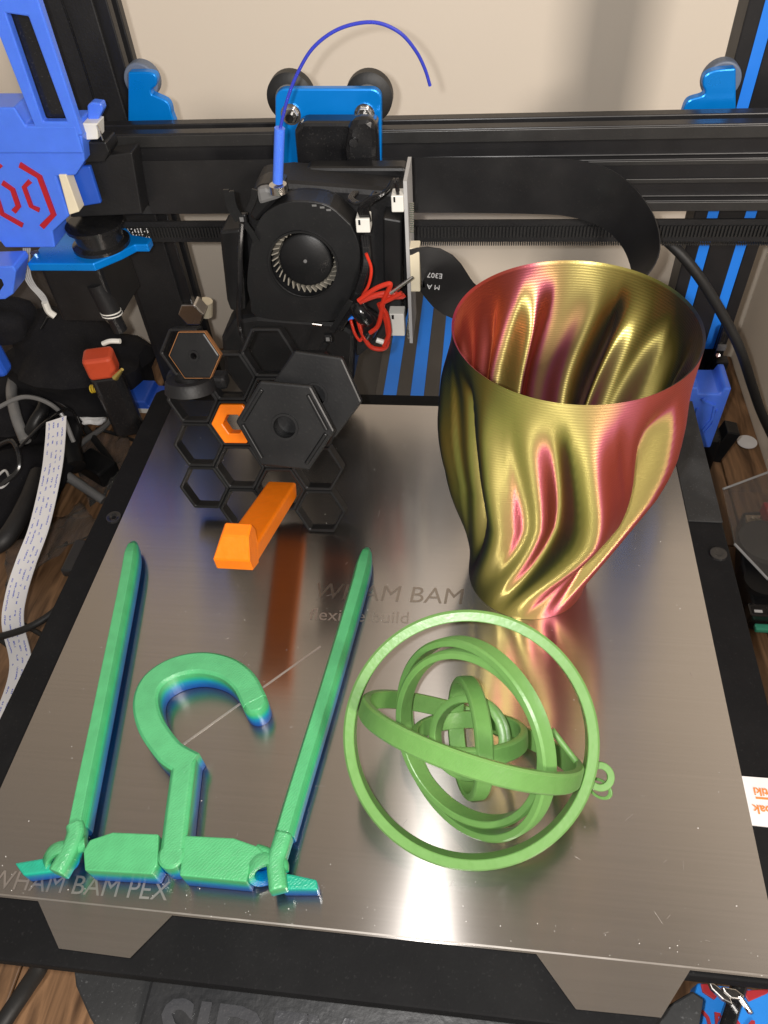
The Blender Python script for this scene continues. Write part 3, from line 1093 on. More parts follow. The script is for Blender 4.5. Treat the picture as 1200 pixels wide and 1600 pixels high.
# flat black ribbon cable: along the beam, looping out and back to the head's board
rb = nb()
zr = (Y(500, 288, GY).z)
pts = [(-0.155, .3475, zr), (-0.08, .3475, zr), (-.02, .3475, zr), (.06, .3475, zr - .001), (.092, .3465, zr - .003), (.112, .340, zr - .009), (.125, .325, zr - .019), (.127, .308, zr - .031), (.114, .295, zr - .042), (.085, .290, zr - .046), (.055, .292, zr - .042), (.030, .290, zr - .036), (.016, .286, Y(650, 425, .284).z), (.0045, .2845, Y(648, 423, .284).z)]
pc = catmull(pts, 6)
ups = [V((0, -0.02, 1))] * 20
ups = []
for i, p in enumerate(pc):
    t_ = max(0, min(1, (i - 26) / 10))
    ups.append(V((0.25 * t_, -0.35 * t_, 1)))
hw = 0.0155
sweep(rb, pc, [(-.0003, -hw), (.0003, -hw), (.0003, hw), (-.0003, hw)], up=ups)
obj('ribbon_cable', rb, 'ribbon_black', smooth=True, label='flat black ribbon cable along the gantry, looping down to the print head board', cat='ribbon cable')
# print on the ribbon next to the connector (upside down)
rl_ = bpy.data.objects['ribbon_cable']
for txt, (u, v) in (('E307', (692, 428)), ('M A', (688, 446))):
    f = frame(Y(u, v, 0.2835), (-1, -.12, 0.1), (0, 0, -1))
    f = frame(Y(u, v, 0.2825), (-1, 0, 0.1), (0, 0.0, -1))
    obj('cable_print', text_bm(txt, 0.004, f, 0.0001), 'white_print', rl_)

# black cable hanging at the right
obj('power_cable', tube([Y(960, 330, .40), Y(1020, 362, .378), Y(1055, 388, .365), Y(1092, 432, .36), Y(1128, 490, .36), Y(1156, 545, .36), Y(1176, 605, .365), Y(1192, 650, .37), Y(1225, 720, .38)], 0.0032, 12), 'black_rubber', smooth=True,
    label='thick black power cable curving down past right upright', cat='cable')

# ------------------------------------------------------------------ heated bed
hb = thing('heated_bed', (0, 0.15, -0.03), 'black heated bed carriage under the steel plate', 'printer bed')
obj('bed_frame', prism(nb(), [(-0.1715, -0.018), (-0.168, -0.0205), (Z(1010, 1560).x, -0.0205), (Z(1075, 1528).x, -0.0015), (0.1735, -0.0015), (0.1735, 0.309), (0.170, 0.3125), (-0.168, 0.3125), (-0.1715, 0.309)], -0.010, -0.0016), 'bed_black', hb, bevel=0.001)
obj('carriage', bx((-0.13, 0.02, -0.036), (0.13, 0.29, -0.0105)), 'base_grey', hb, bevel=0.002)
obj('dusty_cover', bx((0.1556, Z(1120, 814, 0).y, -0.0016), (0.1733, 0.3115, -0.0006)), 'black_dusty', hb, bevel=0.0003)
p = Z(178, 809, -.0016)
obj('bed_screw', lathe(nb(), [(0.0012, .0002), (.0024, .0010), (.0042, .0010), (.0046, 0)], M.Translation(p), 20), 'black_gloss', hb, smooth=True)
p = Z(1122, 866, -.0016)
obj('bed_screw', lathe(nb(), [(0, .0006), (.002, .0012), (.0042, .0010), (.0046, 0)], M.Translation(p), 20), 'black_gloss', hb, smooth=True)
p = Z(118, 872, -.006)
obj('side_tab', box(nb(), (-0.175, p.y, -.006), (0.007, 0.022, 0.006)), 'black_plastic', hb, bevel=0.001)
# sticker
s0, s1 = Z(1170, 1212, 0), Z(1178, 1288, 0)
stk = obj('sticker', prism(nb(), [(0.1552, s1.y), (0.1730, s1.y - .0005), (0.1730, s0.y), (0.1552, s0.y)], -0.0015, -0.0009), 'white_paper', hb)
cx = 0.1725
for txt, fy_, sz in (('rtiki', 0.66, 0.0046), ('pak', 0.30, 0.0050)):
    yy = s1.y + (s0.y - s1.y) * fy_
    f = frame((0.1642 if txt == 'pak' else 0.1662, yy + .002, -0.0007), (-1, 0.02, 0), (0, -1, 0))
    obj('sticker_print', text_bm(txt, sz, f, 0.00008, 0.0001), 'orange_print', stk)
obj('sticker_print', box(nb(), (0.166, s1.y + (s0.y - s1.y) * .56, -.0008), (0.014, 0.0008, 0.0002)), 'orange_print', stk)
# front grip pad and lower guard with embossed letters
hg = thing('front_guard', (0, -0.05, -0.05), 'black front guard with raised lettering below the bed edge', 'printer guard')
gtop = -0.026
poly = [(Z(250, 1513, gtop).x, Z(250, 1513, gtop).y), (Z(830, 1592, gtop).x, Z(830, 1592, gtop).y)]
g0, g1 = Z(255, 1512, gtop), Z(900, 1600, gtop)
obj('guard_body', prism(nb(), [(g0.x - .004, -0.0120), (0.10, -0.0120), (0.10, -0.09), (g0.x - .004, -0.09)], gtop - .02, gtop), 'guard_gloss', hg, bevel=0.0015)
obj('guard_ridge', bx((g0.x, Z(300, 1538, gtop).y, gtop + .0002), (0.098, Z(300, 1532, gtop).y, gtop + .0016)), 'guard_gloss', hg, bevel=0.0006)
f = frame((g0.x + .004, Z(300, 1558, gtop).y - .0215, gtop + .0003), (1, 0, 0), (0, 1, 0))
obj('raised_lettering', text_bm('SIDEWINDER', 0.0290, f, 0.0012, 0.0006), 'guard_letter', hg, bevel=0.0004)
a_ = nb()
pts = [(112, 1490), (215, 1497), (222, 1512), (262, 1520), (275, 1640), (170, 1640), (140, 1590), (118, 1540)]
prism(a_, [(Z(u, v, -.030).x, Z(u, v, -.030).y) for u, v in pts], -0.036, -0.030)
obj('corner_plate', a_, 'black_dusty', hg, bevel=0.0008)
a_ = nb()
pts = [(840, 1590), (1010, 1590), (1045, 1570), (1082, 1548), (1100, 1560), (1085, 1650), (840, 1650)]
prism(a_, [(Z(u, v, -.030).x, Z(u, v, -.030).y) for u, v in pts], -0.036, -0.030)
obj('corner_plate', a_, 'black_dusty', hg, bevel=0.0008)

# ------------------------------------------------------------------ flexible steel plate
tabs = []
T = lambda u, v: (Z(u, v).x, Z(u, v).y)
bl0, bl1, bl2, bl3 = T(58, 1412), T(92, 1482), T(203, 1497), T(268, 1434)
br0, br1, br2, br3 = T(838, 1499), T(900, 1577), T(1033, 1590), T(1080, 1528)
outline = [(-0.155, 0.0), (bl0[0], 0.0), (bl1[0], bl1[1]), (bl2[0], bl2[1]), (bl3[0], 0.0), (br0[0], 0.0), br1, br2, (br3[0], 0.0), (0.155, 0.0), (0.155, 0.30), (-0.155, 0.30)]
bp_ = obj('build_plate', prism(nb(), outline, -0.0012, 0.0), 'brushed_steel',
          label='brushed steel flexible build plate with two front tabs, carrying the green and gold prints', cat='build plate')
mat('bend', (0.56, 0.53, 0.50), 0.38, metal=1.0)
obj('bend_line', box(nb(), (0, 0.0009, 0.00004), (0.3096, 0.0006, 0.00014)), 'bend', bp_)


def plate_text(txt, u, v, u2, v2, size, m_, off=0.0, shear=0.0, depth=0.0):
    a_, c_ = Z(u, v, .0001), Z(u2, v2, .0001)
    f = frame(a_, (c_ - a_), V((0, 1, 0)))
    obj('engraving', text_bm(txt, size, f, depth, off, shear=shear), m_, bp_)


mat('engraved', (0.40, 0.37, 0.345), 0.32, metal=1.0)
mat('engraved_edge', (0.50, 0.46, 0.43), 0.42, metal=0.95)
plate_text('WHAM BAM', 488, 934, 740, 945, 0.0138, 'engraved', 0.0, 0.12)
plate_text('flexible build', 482, 968, 640, 974, 0.0098, 'engraved_edge', 0.0)
plate_text('WHAM BAM PEX', -22, 1387, 190, 1402, 0.0098, 'engraved_edge', 0.0)
sc = nb()
a_, c_ = Z(268, 1176), Z(501, 1010)
sweep(sc, [a_ + V((0, 0, .00005)), c_ + V((0, 0, .00005))], [(-.0005, -.00004), (.0005, -.00004), (.0005, .00006), (-.0005, .00006)], up=(0, 0, 1))
obj('scratch', sc, 'scratch', bp_)
ds = nb()
for k in range(60):
    u, v = random.uniform(60, 1180), random.uniform(720, 1480)
    q = Z(u, v, 0.00006)
    if abs(q.x) < .15 and 0 < q.y < .29:
        a = random.uniform(0, PI)
        l_ = random.choice((.0015, .002, .003, .006)) * random.uniform(.5, 1.2)
        sweep(ds, [q, q + V((math.cos(a), math.sin(a), 0)) * l_], [(-.00004, -.00003), (.00004, -.00003), (.00004, .00003), (-.00004, .00003)], up=(0, 0, 1))
obj('fine_scratches', ds, 'scratch', bp_, kind='stuff')
ds = nb()
for k in range(230):
    q = V((random.uniform(-.153, .153), random.uniform(.001, .295) if random.random() < .7 else random.uniform(.0005, .012), 0.0001))
    s_ = random.uniform(.00008, .00026)
    box(ds, q, (s_, s_ * random.uniform(.6, 2), s_), M.Rotation(random.uniform(0, PI), 3, 'Z'))
obj('dust_specks', ds, 'dust_white', kind='stuff', label='white dust specks scattered over the steel plate', cat='dust')

# ------------------------------------------------------------------ vase
def vase():
    NT, NZ = 240, 130
    H = 0.147
    bm = nb()
    wall = 0.0008

    def rr(th, t, inset=0.0):
        u = min(1.0, t / 0.68)
        R = 0.0295 + 0.0155 * (0.25 * u + 0.75 * (u * u * (3 - 2 * u)))
        amp = 0.40 * math.sin(PI * min(1, max(0, (t + .02) / 1.14))) ** 1.3
        if t > .80:
            q = (t - .80) / .20
            amp *= (1 - q * q * (3 - 2 * q))
        tw = 0.42 * t + 0.22 * math.sin(t * 5.0 - 0.6)
        ph_ = 7 * (th - tw) + 0.55
        w = 0.50 * math.cos(ph_) + 0.24 * math.cos(2 * ph_ + 0.9) + 0.24 * math.cos(4 * (th - tw * 1.6) + 2.0) + 0.16 * math.cos(5 * (th - tw * .5) + 4.0)
        if w > 0:
            w *= 0.36
        r = R * (1 + amp * w)
        return r - inset

    def ctr(t):
        return V((0.0700 + 0.0058 * min(1, t / .5) ** 1.3, 0.1725 + 0.0005 * t, H * t))

    def ringv(t, inset, z=None):
        c = ctr(t)
        out = []
        for i in range(NT):
            th = 2 * PI * i / NT
            r = rr(th, t, inset)
            out.append(bm.verts.new((c.x + r * math.sin(th), c.y - r * math.cos(th), c.z + 0.0002 if z is None else z)))
        return out

    outer = [ringv(k / NZ, 0) for k in range(NZ + 1)]
    inn = [ringv(1, wall, H - .0006)] + [ringv(k / NZ, wall) for k in range(NZ - 1, 0, -1)]
    seq = outer + inn
    for a_, c_ in zip(seq, seq[1:]):
        for i in range(NT):
            j = (i + 1) % NT
            bm.faces.new((a_[i], a_[j], c_[j], c_[i]))
    bm.faces.new(outer[0])
    bm.faces.new(seq[-1])
    return obj('vase', bm, 'silk_tricolour', smooth=True, label='tall fluted metallic vase in gold, copper red and dark green on the steel plate', cat='vase')


vase()

# ------------------------------------------------------------------ gyroscope
GC = V((0.0435, 0.0640, 0.0350))
gyro = thing('gyroscope_keychain', (GC.x, GC.y, 0), 'green gyroscope keychain of nested rings lying on the steel plate', 'keychain')
wv_ = (CP - GC).normalized()
e_ = (cr - wv_ * cr.dot(wv_)).normalized()
u_ = wv_.cross(e_)


def gring(R, thick, height, normal, roll=0.0, name='ring'):
    n = normal.normalized()
    f = frame(GC, n.orthogonal(), n.cross(n.orthogonal()))
    # flat-cut slice of a sphere
    h = height / 2
    ro = lambda z: math.sqrt(R * R - z * z)
    c = .0007
    prof = [(ro(h) - thick, -h + .0003), (ro(h) - thick + .0003, -h), (ro(h) - c, -h)]
    nl = 15                                     # printed layers stand out as fine steps
    for k in range(nl):
        z0 = -h + c + (2 * h - 2 * c) * k / nl
        z1 = -h + c + (2 * h - 2 * c) * (k + 1) / nl
        rz_ = ro((z0 + z1) / 2)
        prof += [(rz_ - .00009, z0), (rz_ + .00005, z0 * .6 + z1 * .4), (rz_ + .00005, z0 * .2 + z1 * .8)]
    prof += [(ro(h) - c, h), (ro(h) - thick + .0003, h), (ro(h) - thick, h - .0003)]
    return obj(name, lathe(nb(), prof, f, 96, True), 'gyro_green', gyro, smooth=True)


def nrm(major_deg, alpha_deg):
    """normal of a ring whose long axis runs at major_deg in the view, tipped alpha off the line of sight"""
    a = rad(major_deg)
    perp = -e_ * math.sin(a) + u_ * math.cos(a)
    return wv_ * math.cos(rad(alpha_deg)) + perp * math.sin(rad(alpha_deg))


K = 0.0485
gring(K, 0.0042, 0.0075, nrm(0, -11))
gring(K * .90, 0.0030, 0.0075, nrm(-18, 78))
gring(K * .80, 0.0030, 0.0075, nrm(112, 48))
gring(K * .705, 0.0030, 0.0075, nrm(118, 40))
gring(K * .46, 0.0026, 0.0070, nrm(0, 70))
gring(K * .33, 0.0028, 0.0065, nrm(100, 22))
gring(K * .475, 0.0026, 0.0065, nrm(94, 76))
f = frame(Z(937, 1213, .022), (1, 0, 0), (0, .8, .5))
obj('key_loop', lathe(nb(), [(.0028, -.001), (.0055, -.001), (.0055, .001), (.0028, .001)], f, 32, True), 'gyro_green', gyro, bevel=0.0003)
f = frame(Z(937, 1232, .016), (0.8, -.6, .2), (.5, .8, .7))
obj('key_link', lathe(nb(), [(.0030, -.0006), (.0042, -.0006), (.0042, .0006), (.0030, .0006)], f @ M.Diagonal(V((1.25, .85, 1, 1))), 32, True), 'gyro_green', gyro, bevel=0.0002)
f = frame(Z(873, 1160, .030), (0.5, -.8, .2), (.7, .5, .4))
obj('pivot', cyl(nb(), Z(862, 1140, .035), Z(900, 1190, .03), 0.0012, n=10), 'gyro_green', gyro)

# ------------------------------------------------------------------ hanger
HZ = 0.0140
hg2 = thing('folding_hanger', (Z(270, 1340, 0).x, Z(270, 1340, 0).y, 0), 'folding coat hanger print, blue at the base fading to green on top', 'hanger')
hk = [(268, 1330), (276, 1262), (285, 1192), (258, 1166), (234, 1130), (226, 1092), (238, 1062), (270, 1041), (312, 1033), (352, 1041), (380, 1062), (397, 1094)]


def section(w, z0, z1, c=0.0016):
    h = w / 2
    return [(-h, z0), (h, z0), (h, z1 - c), (h - c, z1), (-h + c, z1), (-h, z1 - c)]


def ztop(pts, z=HZ):
    return [V((Z(u, v, z).x, Z(u, v, z).y, 0)) for u, v in pts]


path = ztop(hk)
stem = [path[0], path[1], path[2] + V((0, .001, 0))]
arc = catmull([path[2] + V((.0035, .000, 0)), path[2] + V((-.004, .003, 0))] + path[3:], 6)
hook = obj('hook', sweep(nb(), arc, section(0.0112, 0.0001, HZ, .0013), up=(0, 0, 1)), 'rainbow_green', hg2, bevel=0.0003)
obj('hook_stem', sweep(nb(), catmull([path[0], path[1], path[2], path[2] + (path[2] - path[1]).normalized() * .003], 3), section(0.0100, 0.0001, HZ - .0001), up=(0, 0, 1)), 'rainbow_green', hg2, bevel=0.0009)
c = path[-1]
obj('hook_tip', lathe(nb(), [(0, .0001), (.0055, .0001), (.0055, HZ - .0020), (.0042, HZ - .0004), (0, HZ - .0003)], M.Translation((c.x, c.y, 0)), 24), 'rainbow_green', hg2, smooth=True)
c = path[0]
obj('hinge_pin', lathe(nb(), [(0, .0001), (.0052, .0001), (.0052, HZ - .0012), (.0042, HZ - .0002), (0, HZ - .0001)], M.Translation((c.x, c.y - .001, 0)), 24), 'rainbow_green', hg2, smooth=True)
for pts in ([(205, 838), (196, 900), (160, 1080), (127, 1240), (117, 1290)], [(573, 848), (560, 905), (510, 1075), (462, 1232), (442, 1300)]):
    pp = ztop(pts, 0.0122)
    pc = catmull(pp, 6)
    w = 0.0080
    prf = [(-w * .30, 0.0001), (w * .30, 0.0001), (w / 2, .003), (w / 2, .0092), (w * .28, .0132), (-w * .28, .0132), (-w / 2, .0092), (-w / 2, .003)]
    bm = nb()
    n_ = len(pc)
    rings = []
    sweep(bm, pc, prf, up=(0, 0, 1))
    # taper the free end
    d0 = (pc[0] - pc[1]).normalized()
    bm.verts.ensure_lookup_table()
    for k in range(10):
        s_ = k / 10
    for v in bm.verts:
        dist = (V((v.co.x, v.co.y, 0)) - pc[0]).dot(-d0)
        if dist < .012:
            s_ = 0.35 + 0.65 * math.sqrt(max(0, dist / .012))
            base = pc[0] - d0 * dist
            v.co.x = base.x + (v.co.x - base.x) * s_
            v.co.y = base.y + (v.co.y - base.y) * s_
            v.co.z = 0.0059 + (v.co.z - 0.0059) * s_
    obj('bar', bm, 'rainbow_green', hg2, bevel=0.0003)


def flat(name, pts, z0, z1, bev=0.0006, m_='rainbow_green'):
    return obj(name, prism(nb(), [(Z(u, v, z1).x, Z(u, v, z1).y) for u, v in pts], z0, z1), m_, hg2, bevel=bev)


flat('shoulder_block', [(132, 1360), (130, 1330), (140, 1312), (176, 1300), (248, 1303), (246, 1350), (238, 1366)], 0.0001, 0.0130)
flat('shoulder_block', [(280, 1368), (288, 1305), (365, 1309), (402, 1322), (416, 1336), (410, 1346), (392, 1346), (385, 1378)], 0.0001, 0.0130)
# ring links between blocks and bars
for (u, v, r_) in ((106, 1358, .0072), (416, 1376, .0072)):
    p = Z(u, v, 0)
    f = frame((p.x, p.y + .002, 0.0076), (1, 0.5, 0), (0, .35, 1))
    obj('ring_link', lathe(nb(), [(.0040, -.0022), (.0062, -.0028), (.0072, 0), (.0062, .0028), (.0040, .0022), (.0034, 0)], f @ M.Rotation(PI / 2, 4, 'X') if False else f, 28, True), 'rainbow_green', hg2, smooth=True)
for pts in ([(115, 1285), (116, 1300), (108, 1322), (96, 1345), (86, 1362)], [(443, 1300), (436, 1322), (430, 1345), (432, 1372), (434, 1390)]):
    pp = [p + V((0, 0, 0)) for p in ztop(pts, 0.013)]
    obj('yoke', sweep(nb(), catmull(pp, 5), section(0.0068, 0.0062, 0.0142, .0016), up=(0, 0, 1)), 'rainbow_green', hg2, bevel=0.0009)
for pts in ([(135, 1318), (115, 1325), (104, 1338), (108, 1350)], [(400, 1330), (418, 1336), (438, 1348), (440, 1362)]):
    pp = [V((q.x, q.y, 0.0098)) for q in ztop(pts, 0.010)]
    obj('eyelet', sweep(nb(), catmull(pp, 5), circ(.0028, 12)), 'rainbow_green', hg2, smooth=True)
flat('end_fin', [(22, 1348), (70, 1340), (92, 1352), (84, 1362), (36, 1368)], 0.0001, 0.0085, 0.0008)
flat('end_fin', [(432, 1362), (458, 1366), (495, 1374), (497, 1390), (440, 1390)], 0.0001, 0.0085, 0.0008)

# ------------------------------------------------------------------ honeycomb panel
TA = rad(24)
pxv = V((1, 0, 0.02)).normalized()
pyv = V((0, math.sin(TA), math.cos(TA)))
yb = 0.1915
PP = 0.0243
c2 = V((Y(382, 800, 0.1965).x, yb, 0.0003)) + pyv * PP / 2
PF = frame(c2, pxv, pyv)      # origin at the middle of the lowest cell of the second column
cd = PP * math.cos(PI / 6)


def cellpos(col, row):        # col 0..3 ; row may be half
    return V(((col - 1) * cd, row * PP, 0))


pan = thing('honeycomb_panel', c2 - pyv * PP / 2, 'black honeycomb wall panel leaning back on the plate beneath the print head', 'honeycomb panel')
rows = {0: [0.5, 1.5, 2.5, 3.5], 1: [0, 1, 2, 3], 2: [0.5, 1.5, 2.5, 3.5], 3: [0, 1, 2, 3]}
proto = None
for col, rs in rows.items():
    for r in rs:
        c = cellpos(col, r)
        mt = PF @ M.Translation(c)
        if proto is None:
            bm = nb()
            ro_, ri_ = PP / math.sqrt(3) - .00012, PP / math.sqrt(3) - .0019
            prism(bm, ngon(6, ro_), -.008, 0, None, [ngon(6, ri_)[::-1]])
            bmesh.ops.recalc_face_normals(bm, faces=bm.faces)
            me = bpy.data.meshes.new('cell')
            bm.to_mesh(me)
            bm.free()
            me.materials.append(MAT['black_plastic'])
            proto = True
        o = bpy.data.objects.new('cell', me)
        COL.objects.link(o)
        o.parent = pan
        o.matrix_local = M.Translation(-ORG[pan.name]) @ mt
        b = o.modifiers.new('bevel', 'BEVEL')
        b.width = 0.0005
        b.segments = 1
        b.limit_method = 'ANGLE'


def hex_cap(px, off, size, rollr, label, hole_r=.23, lip=True, m_='black_plastic', nm='hexagon_coaster', flipz=1):
    """hexagonal plate parallel to the panel, off metres in front of it, centred on pixel px"""
    n = V(PF.col[2][:3])
    o = V(PF.translation) + n * off
    d = ray(*px)
    c = CP + d * ((o - CP).dot(n) / d.dot(n))
    f = frame(c, pxv, pyv) @ M.Rotation(rollr, 4, 'Z')
    t_ = thing(nm, c - n * .004, label, 'coaster')
    R = size / 2
    hr = R * hole_r
    pl_ = obj('plate', prism(nb(), ngon(6, R), -.0036, 0, f, [ngon(28, hr)[::-1]]), m_, t_, bevel=0.0009, seg=2)
    if lip:
        # raised ridges along the sides, as on the front face
        for k in (0, 2, 3, 5):
            a1, a2 = k * PI / 3, (k + 1) * PI / 3
            q1 = V((math.cos(a1), math.sin(a1), 0)) * R * .86
            q2 = V((math.cos(a2), math.sin(a2), 0)) * R * .86
            sweepb = sweep(nb(), [f @ (q1 * .97 + q2 * .03 + V((0, 0, .0003))), f @ (q1 * .06 + q2 * .94 + V((0, 0, .0003)))], [(-.0011, -.0006), (.0011, -.0006), (.0006, .0012), (-.0006, .0012)], up=n)
            obj('ridge', sweepb, m_, pl_, bevel=0.0004)
    obj('hole_rim', lathe(nb(), [(hr - .0003, -.001), (hr + .0012, -.001), (hr + .001, .0006), (hr - .0001, .0006)], f, 32, True), m_, pl_, smooth=True)
    obj('stem', lathe(nb(), [(hr + .0004, -.0046), (hr + .003, -.0046), (hr + .003, -off + .001), (hr + .0004, -off + .001)], f, 28, True), m_, t_, smooth=True)
    obj('stem_floor', cyl(nb(), f @ V((0, 0, -.009)), f @ V((0, 0, -.0105)), hr + .0004, n=24), m_, t_)
    return t_, f


hex_cap((445, 667), 0.046, 0.0455, rad(-5), 'large black hexagon coaster with round hole, nearest the camera on the honeycomb')
hex_cap((492, 618), 0.026, 0.0445, rad(-8), 'smooth black hexagon coaster half hidden behind the larger front cap', lip=False)
t_, f = hex_cap((303, 556), 0.004, 0.0262, 0, 'small black hexagon plug with copper edge at panel upper left corner', hole_r=.13, lip=False, nm='hexagon_plug')
obj('copper_edge', prism(nb(), ngon(6, .0134), -.0042, -.0008, f, [ngon(6, .01305)[::-1]]), 'copper', t_)

# orange fittings
oh = thing('orange_hook', PF @ cellpos(2, 0.5), 'long orange printed hook plugged into the lowest middle honeycomb cell', 'hook')
c = cellpos(2, 0.5)
LH = 0.074
side = PF @ M.Translation(c)
# hook seen from its side: (out along the panel normal, up along the panel)
hp = [(-.006, -.0045), (LH - .004, -.0045), (LH + .004, -.001), (LH + .006, .006), (LH + .003, .013), (LH - .004, .0165), (LH - .006, .0105), (LH - .007, .0045), (-.006, .0045)]
hp = [(a_, b_) for a_, b_ in hp]
n3, y3, x3 = V(PF.col[2][:3]), pyv, V(PF.col[0][:3])
fh = M((n3, y3, n3.cross(y3))).transposed().to_4x4()
fh.translation = PF @ c + y3 * (-.002)
obj('arm', prism(nb(), [(-.006, -.0045), (LH - .002, -.0045), (LH - .002, .0045), (-.006, .0045)], -.0078, .0078, fh), 'orange', oh, bevel=0.0012)
lipb = prism(nb(), [(LH - .004, -.0046), (LH + .005, -.0036), (LH + .0085, .003), (LH + .0050, .0130), (LH - .001, .0165), (LH - .0055, .0120), (LH - .006, .0046)], -.0084, .0084, fh)
for v in lipb.verts:
    q_ = fh.inverted() @ v.co
    if q_.y > .008:
        q_.z = q_.z * .72 - .0015
        v.co = fh @ q_
obj('lip', lipb, 'orange', oh, bevel=0.0006, seg=1)


def orange_insert(col, row, label):
    c = cellpos(col, row)
    f = PF @ M.Translation(c)
    ri = PP / math.sqrt(3) - .0021
    t_ = thing('orange_insert', f @ V((0, -PP / 2, 0)), label, 'insert', 'orange inserts in the honeycomb')
    obj('collar', prism(nb(), ngon(6, ri), -.006, .0012, f, [ngon(6, ri * .48)[::-1]]), 'orange', t_, bevel=0.0006)
    return t_


orange_insert(1, 2, 'orange hexagonal ring insert showing left of the front hexagon coaster')
orange_insert(3, 2, 'orange insert sliver showing right of the front hexagon coaster')
# black ring holder under the plug
n = V(PF.col[2][:3])
rc_ = Y(295, 592, 0.222)
f = frame(rc_, (1, 0, 0), (0, 1, -0.32))
rh = thing('ring_holder', rc_ - V((0, 0, .008)), 'small black ring holder with textured rim under the copper edged plug', 'holder')
obj('ring', lathe(nb(), [(.0070, 0), (.0112, 0), (.0120, -.001), (.0128, -.006), (.0070, -.006)], f, 44, True), 'black_matte', rh, smooth=True)
obj('pin', cyl(nb(), rc_ + V((.0035, .006, -.004)), rc_ + V((.0035, .006, .005)), .0016, n=12), 'grey_plastic', rh)
obj('bracket', bx(rc_ + V((-.016, .006, -.012)), rc_ + V((.016, .014, -.004))), 'black_matte', rh, bevel=0.002)

# ------------------------------------------------------------------ clutter on the left of the desk
rbw = nb()
rp_ = [(88, 655, -.03), (86, 690, -.035), (80, 740, -.04), (62, 820, -.05), (40, 880, -.06), (25, 930, -.07), (20, 975, -.08), (32, 1040, -.10), (12, 1110, -.11), (-20, 1180, -.12)]
pp = [Z(u, v, z) for u, v, z in rp_]
pc = catmull(pp, 8)
hw = 0.0082
sweep(rbw, pc, [(-.00025, -hw), (.00025, -hw), (.00025, hw), (-.00025, hw)], up=[V((1, 0.1, 0.25))] * len(pc), uv=True)
obj('white_ribbon_cable', rbw, 'printed_ribbon', smooth=True, label='white flat ribbon cable with rows of blue print left of the bed', cat='ribbon cable')


def cable(pts, r, label, name='black_cable', m_='black_rubber'):
    obj(name, tube([Z(u, v, z) for u, v, z in pts], r, 10, 8), m_, smooth=True, label=label, cat='cable')


cable([(-30, 1000, -.09), (10, 992, -.085), (50, 978, -.08), (85, 955, -.08), (110, 925, -.08), (140, 890, -.09)], 0.0024, 'black cable crossing over the white ribbon cable, upper strand')
cable([(-20, 990, -.10), (10, 1005, -.10), (30, 1030, -.11), (50, 1060, -.11), (90, 1100, -.12)], 0.0022, 'black cable looping down behind the white ribbon, lower strand')
cable([(35, 975, -.13), (62, 990, -.13), (110, 1020, -.13)], 0.0018, 'thin black cable on the wood right of the white ribbon')
cable([(122, 655, -.12), (150, 690, -.13), (175, 725, -.134), (190, 770, -.134), (230, 830, -.135)], 0.0030, 'black cable curving over the wood beside the white foam')
cable([(150, 670, -.13), (180, 678, -.134), (215, 690, -.134)], 0.0016, 'thin black cable lying right of the white foam')
cable([(50, 1485, -.08), (62, 1508, -.085), (40, 1545, -.095), (10, 1590, -.10), (-20, 1640, -.10)], 0.0042, 'thick black cable running down at the bottom left corner')

rt = thing('marker', Z(190, 690, DESK), 'tall black glossy bottle with orange red cap standing by left foot', 'bottle')
b0, b1 = Y(204, 672, 0.300), Y(196, 582, 0.300)
dv = b1 - b0
f = frame(b0, (1, 0, 0), V((1, 0, 0)).cross(dv) * -1)
f = frame(b0, (1, .25, 0), dv.cross(V((1, .25, 0))))
L1 = dv.length
obj('bottle_body', prism(nb(), rrect(-.0098, -.006, .0098, .006, .004), 0, L1, f), 'black_gloss', rt, bevel=0.0015)
obj('bottle_cap', prism(nb(), rrect(-.0092, -.007, .0092, .007, .003), L1 + .0004, L1 + .016, f), 'red_orange', rt, bevel=0.002)
obj('cap_hole', cyl(nb(), f @ V((-.003, .0070, L1 + .005)), f @ V((-.003, .0078, L1 + .005)), .0025, n=14), 'red_print', rt)
obj('cap_hole', cyl(nb(), f @ V((.003, .0070, L1 + .005)), f @ V((.003, .0078, L1 + .005)), .0025, n=14), 'red_print', rt)
obj('brass_screw', cyl(nb(), Y(180, 590, 0.285), Y(191, 577, 0.285), 0.0022, .0010, 12), 'brass', label='small brass tip lying against the black bottle', cat='screw', smooth=True)
obj('white_clip', tube([Y(161, 537, .31), Y(172, 533, .31), Y(188, 533, .31)], .0016, 8), 'white_plastic', smooth=True, label='thin white strip above the orange red cap', cat='strip')
obj('white_stub', cyl(nb(), Y(160, 574, .31), Y(173, 584, .31), .0022, n=12), 'white_plastic', smooth=True, label='small white stub left of the brass tip', cat='plug')
# yellow spring
cyt = nb()
a_, c_ = Y(142, 608, .33), Y(173, 602, .33)
pts = []
ax = (c_ - a_)
for k in range(90):
    t__ = k / 89
    an = t__ * 2 * PI * 9
    pts.append(a_ + ax * t__ + V((0, math.cos(an), math.sin(an))) * .0026)
sweep(cyt, pts, circ(.0006, 6))
obj('yellow_spring', cyt, 'yellow', smooth=True, label='small yellow coil spring on the wood beside the bottle', cat='spring')
# white foam blob
bm = nb()
bmesh.ops.create_icosphere(bm, subdivisions=3, radius=1)
fc_ = Z(150, 652, -.095)
for v in bm.verts:
    s_ = 1 + .16 * math.sin(5 * v.co.x + 2 * v.co.y) + .12 * math.sin(7 * v.co.z + 3 * v.co.y) + random.uniform(-.04, .04)
    v.co = V((v.co.x * .0095 + v.co.y * .004, v.co.y * .0072, v.co.z * .006)) * s_ + fc_
obj('foam_scrap', bm, 'foam_white', smooth=True, label='crumpled white foam scrap on the wood', cat='foam')
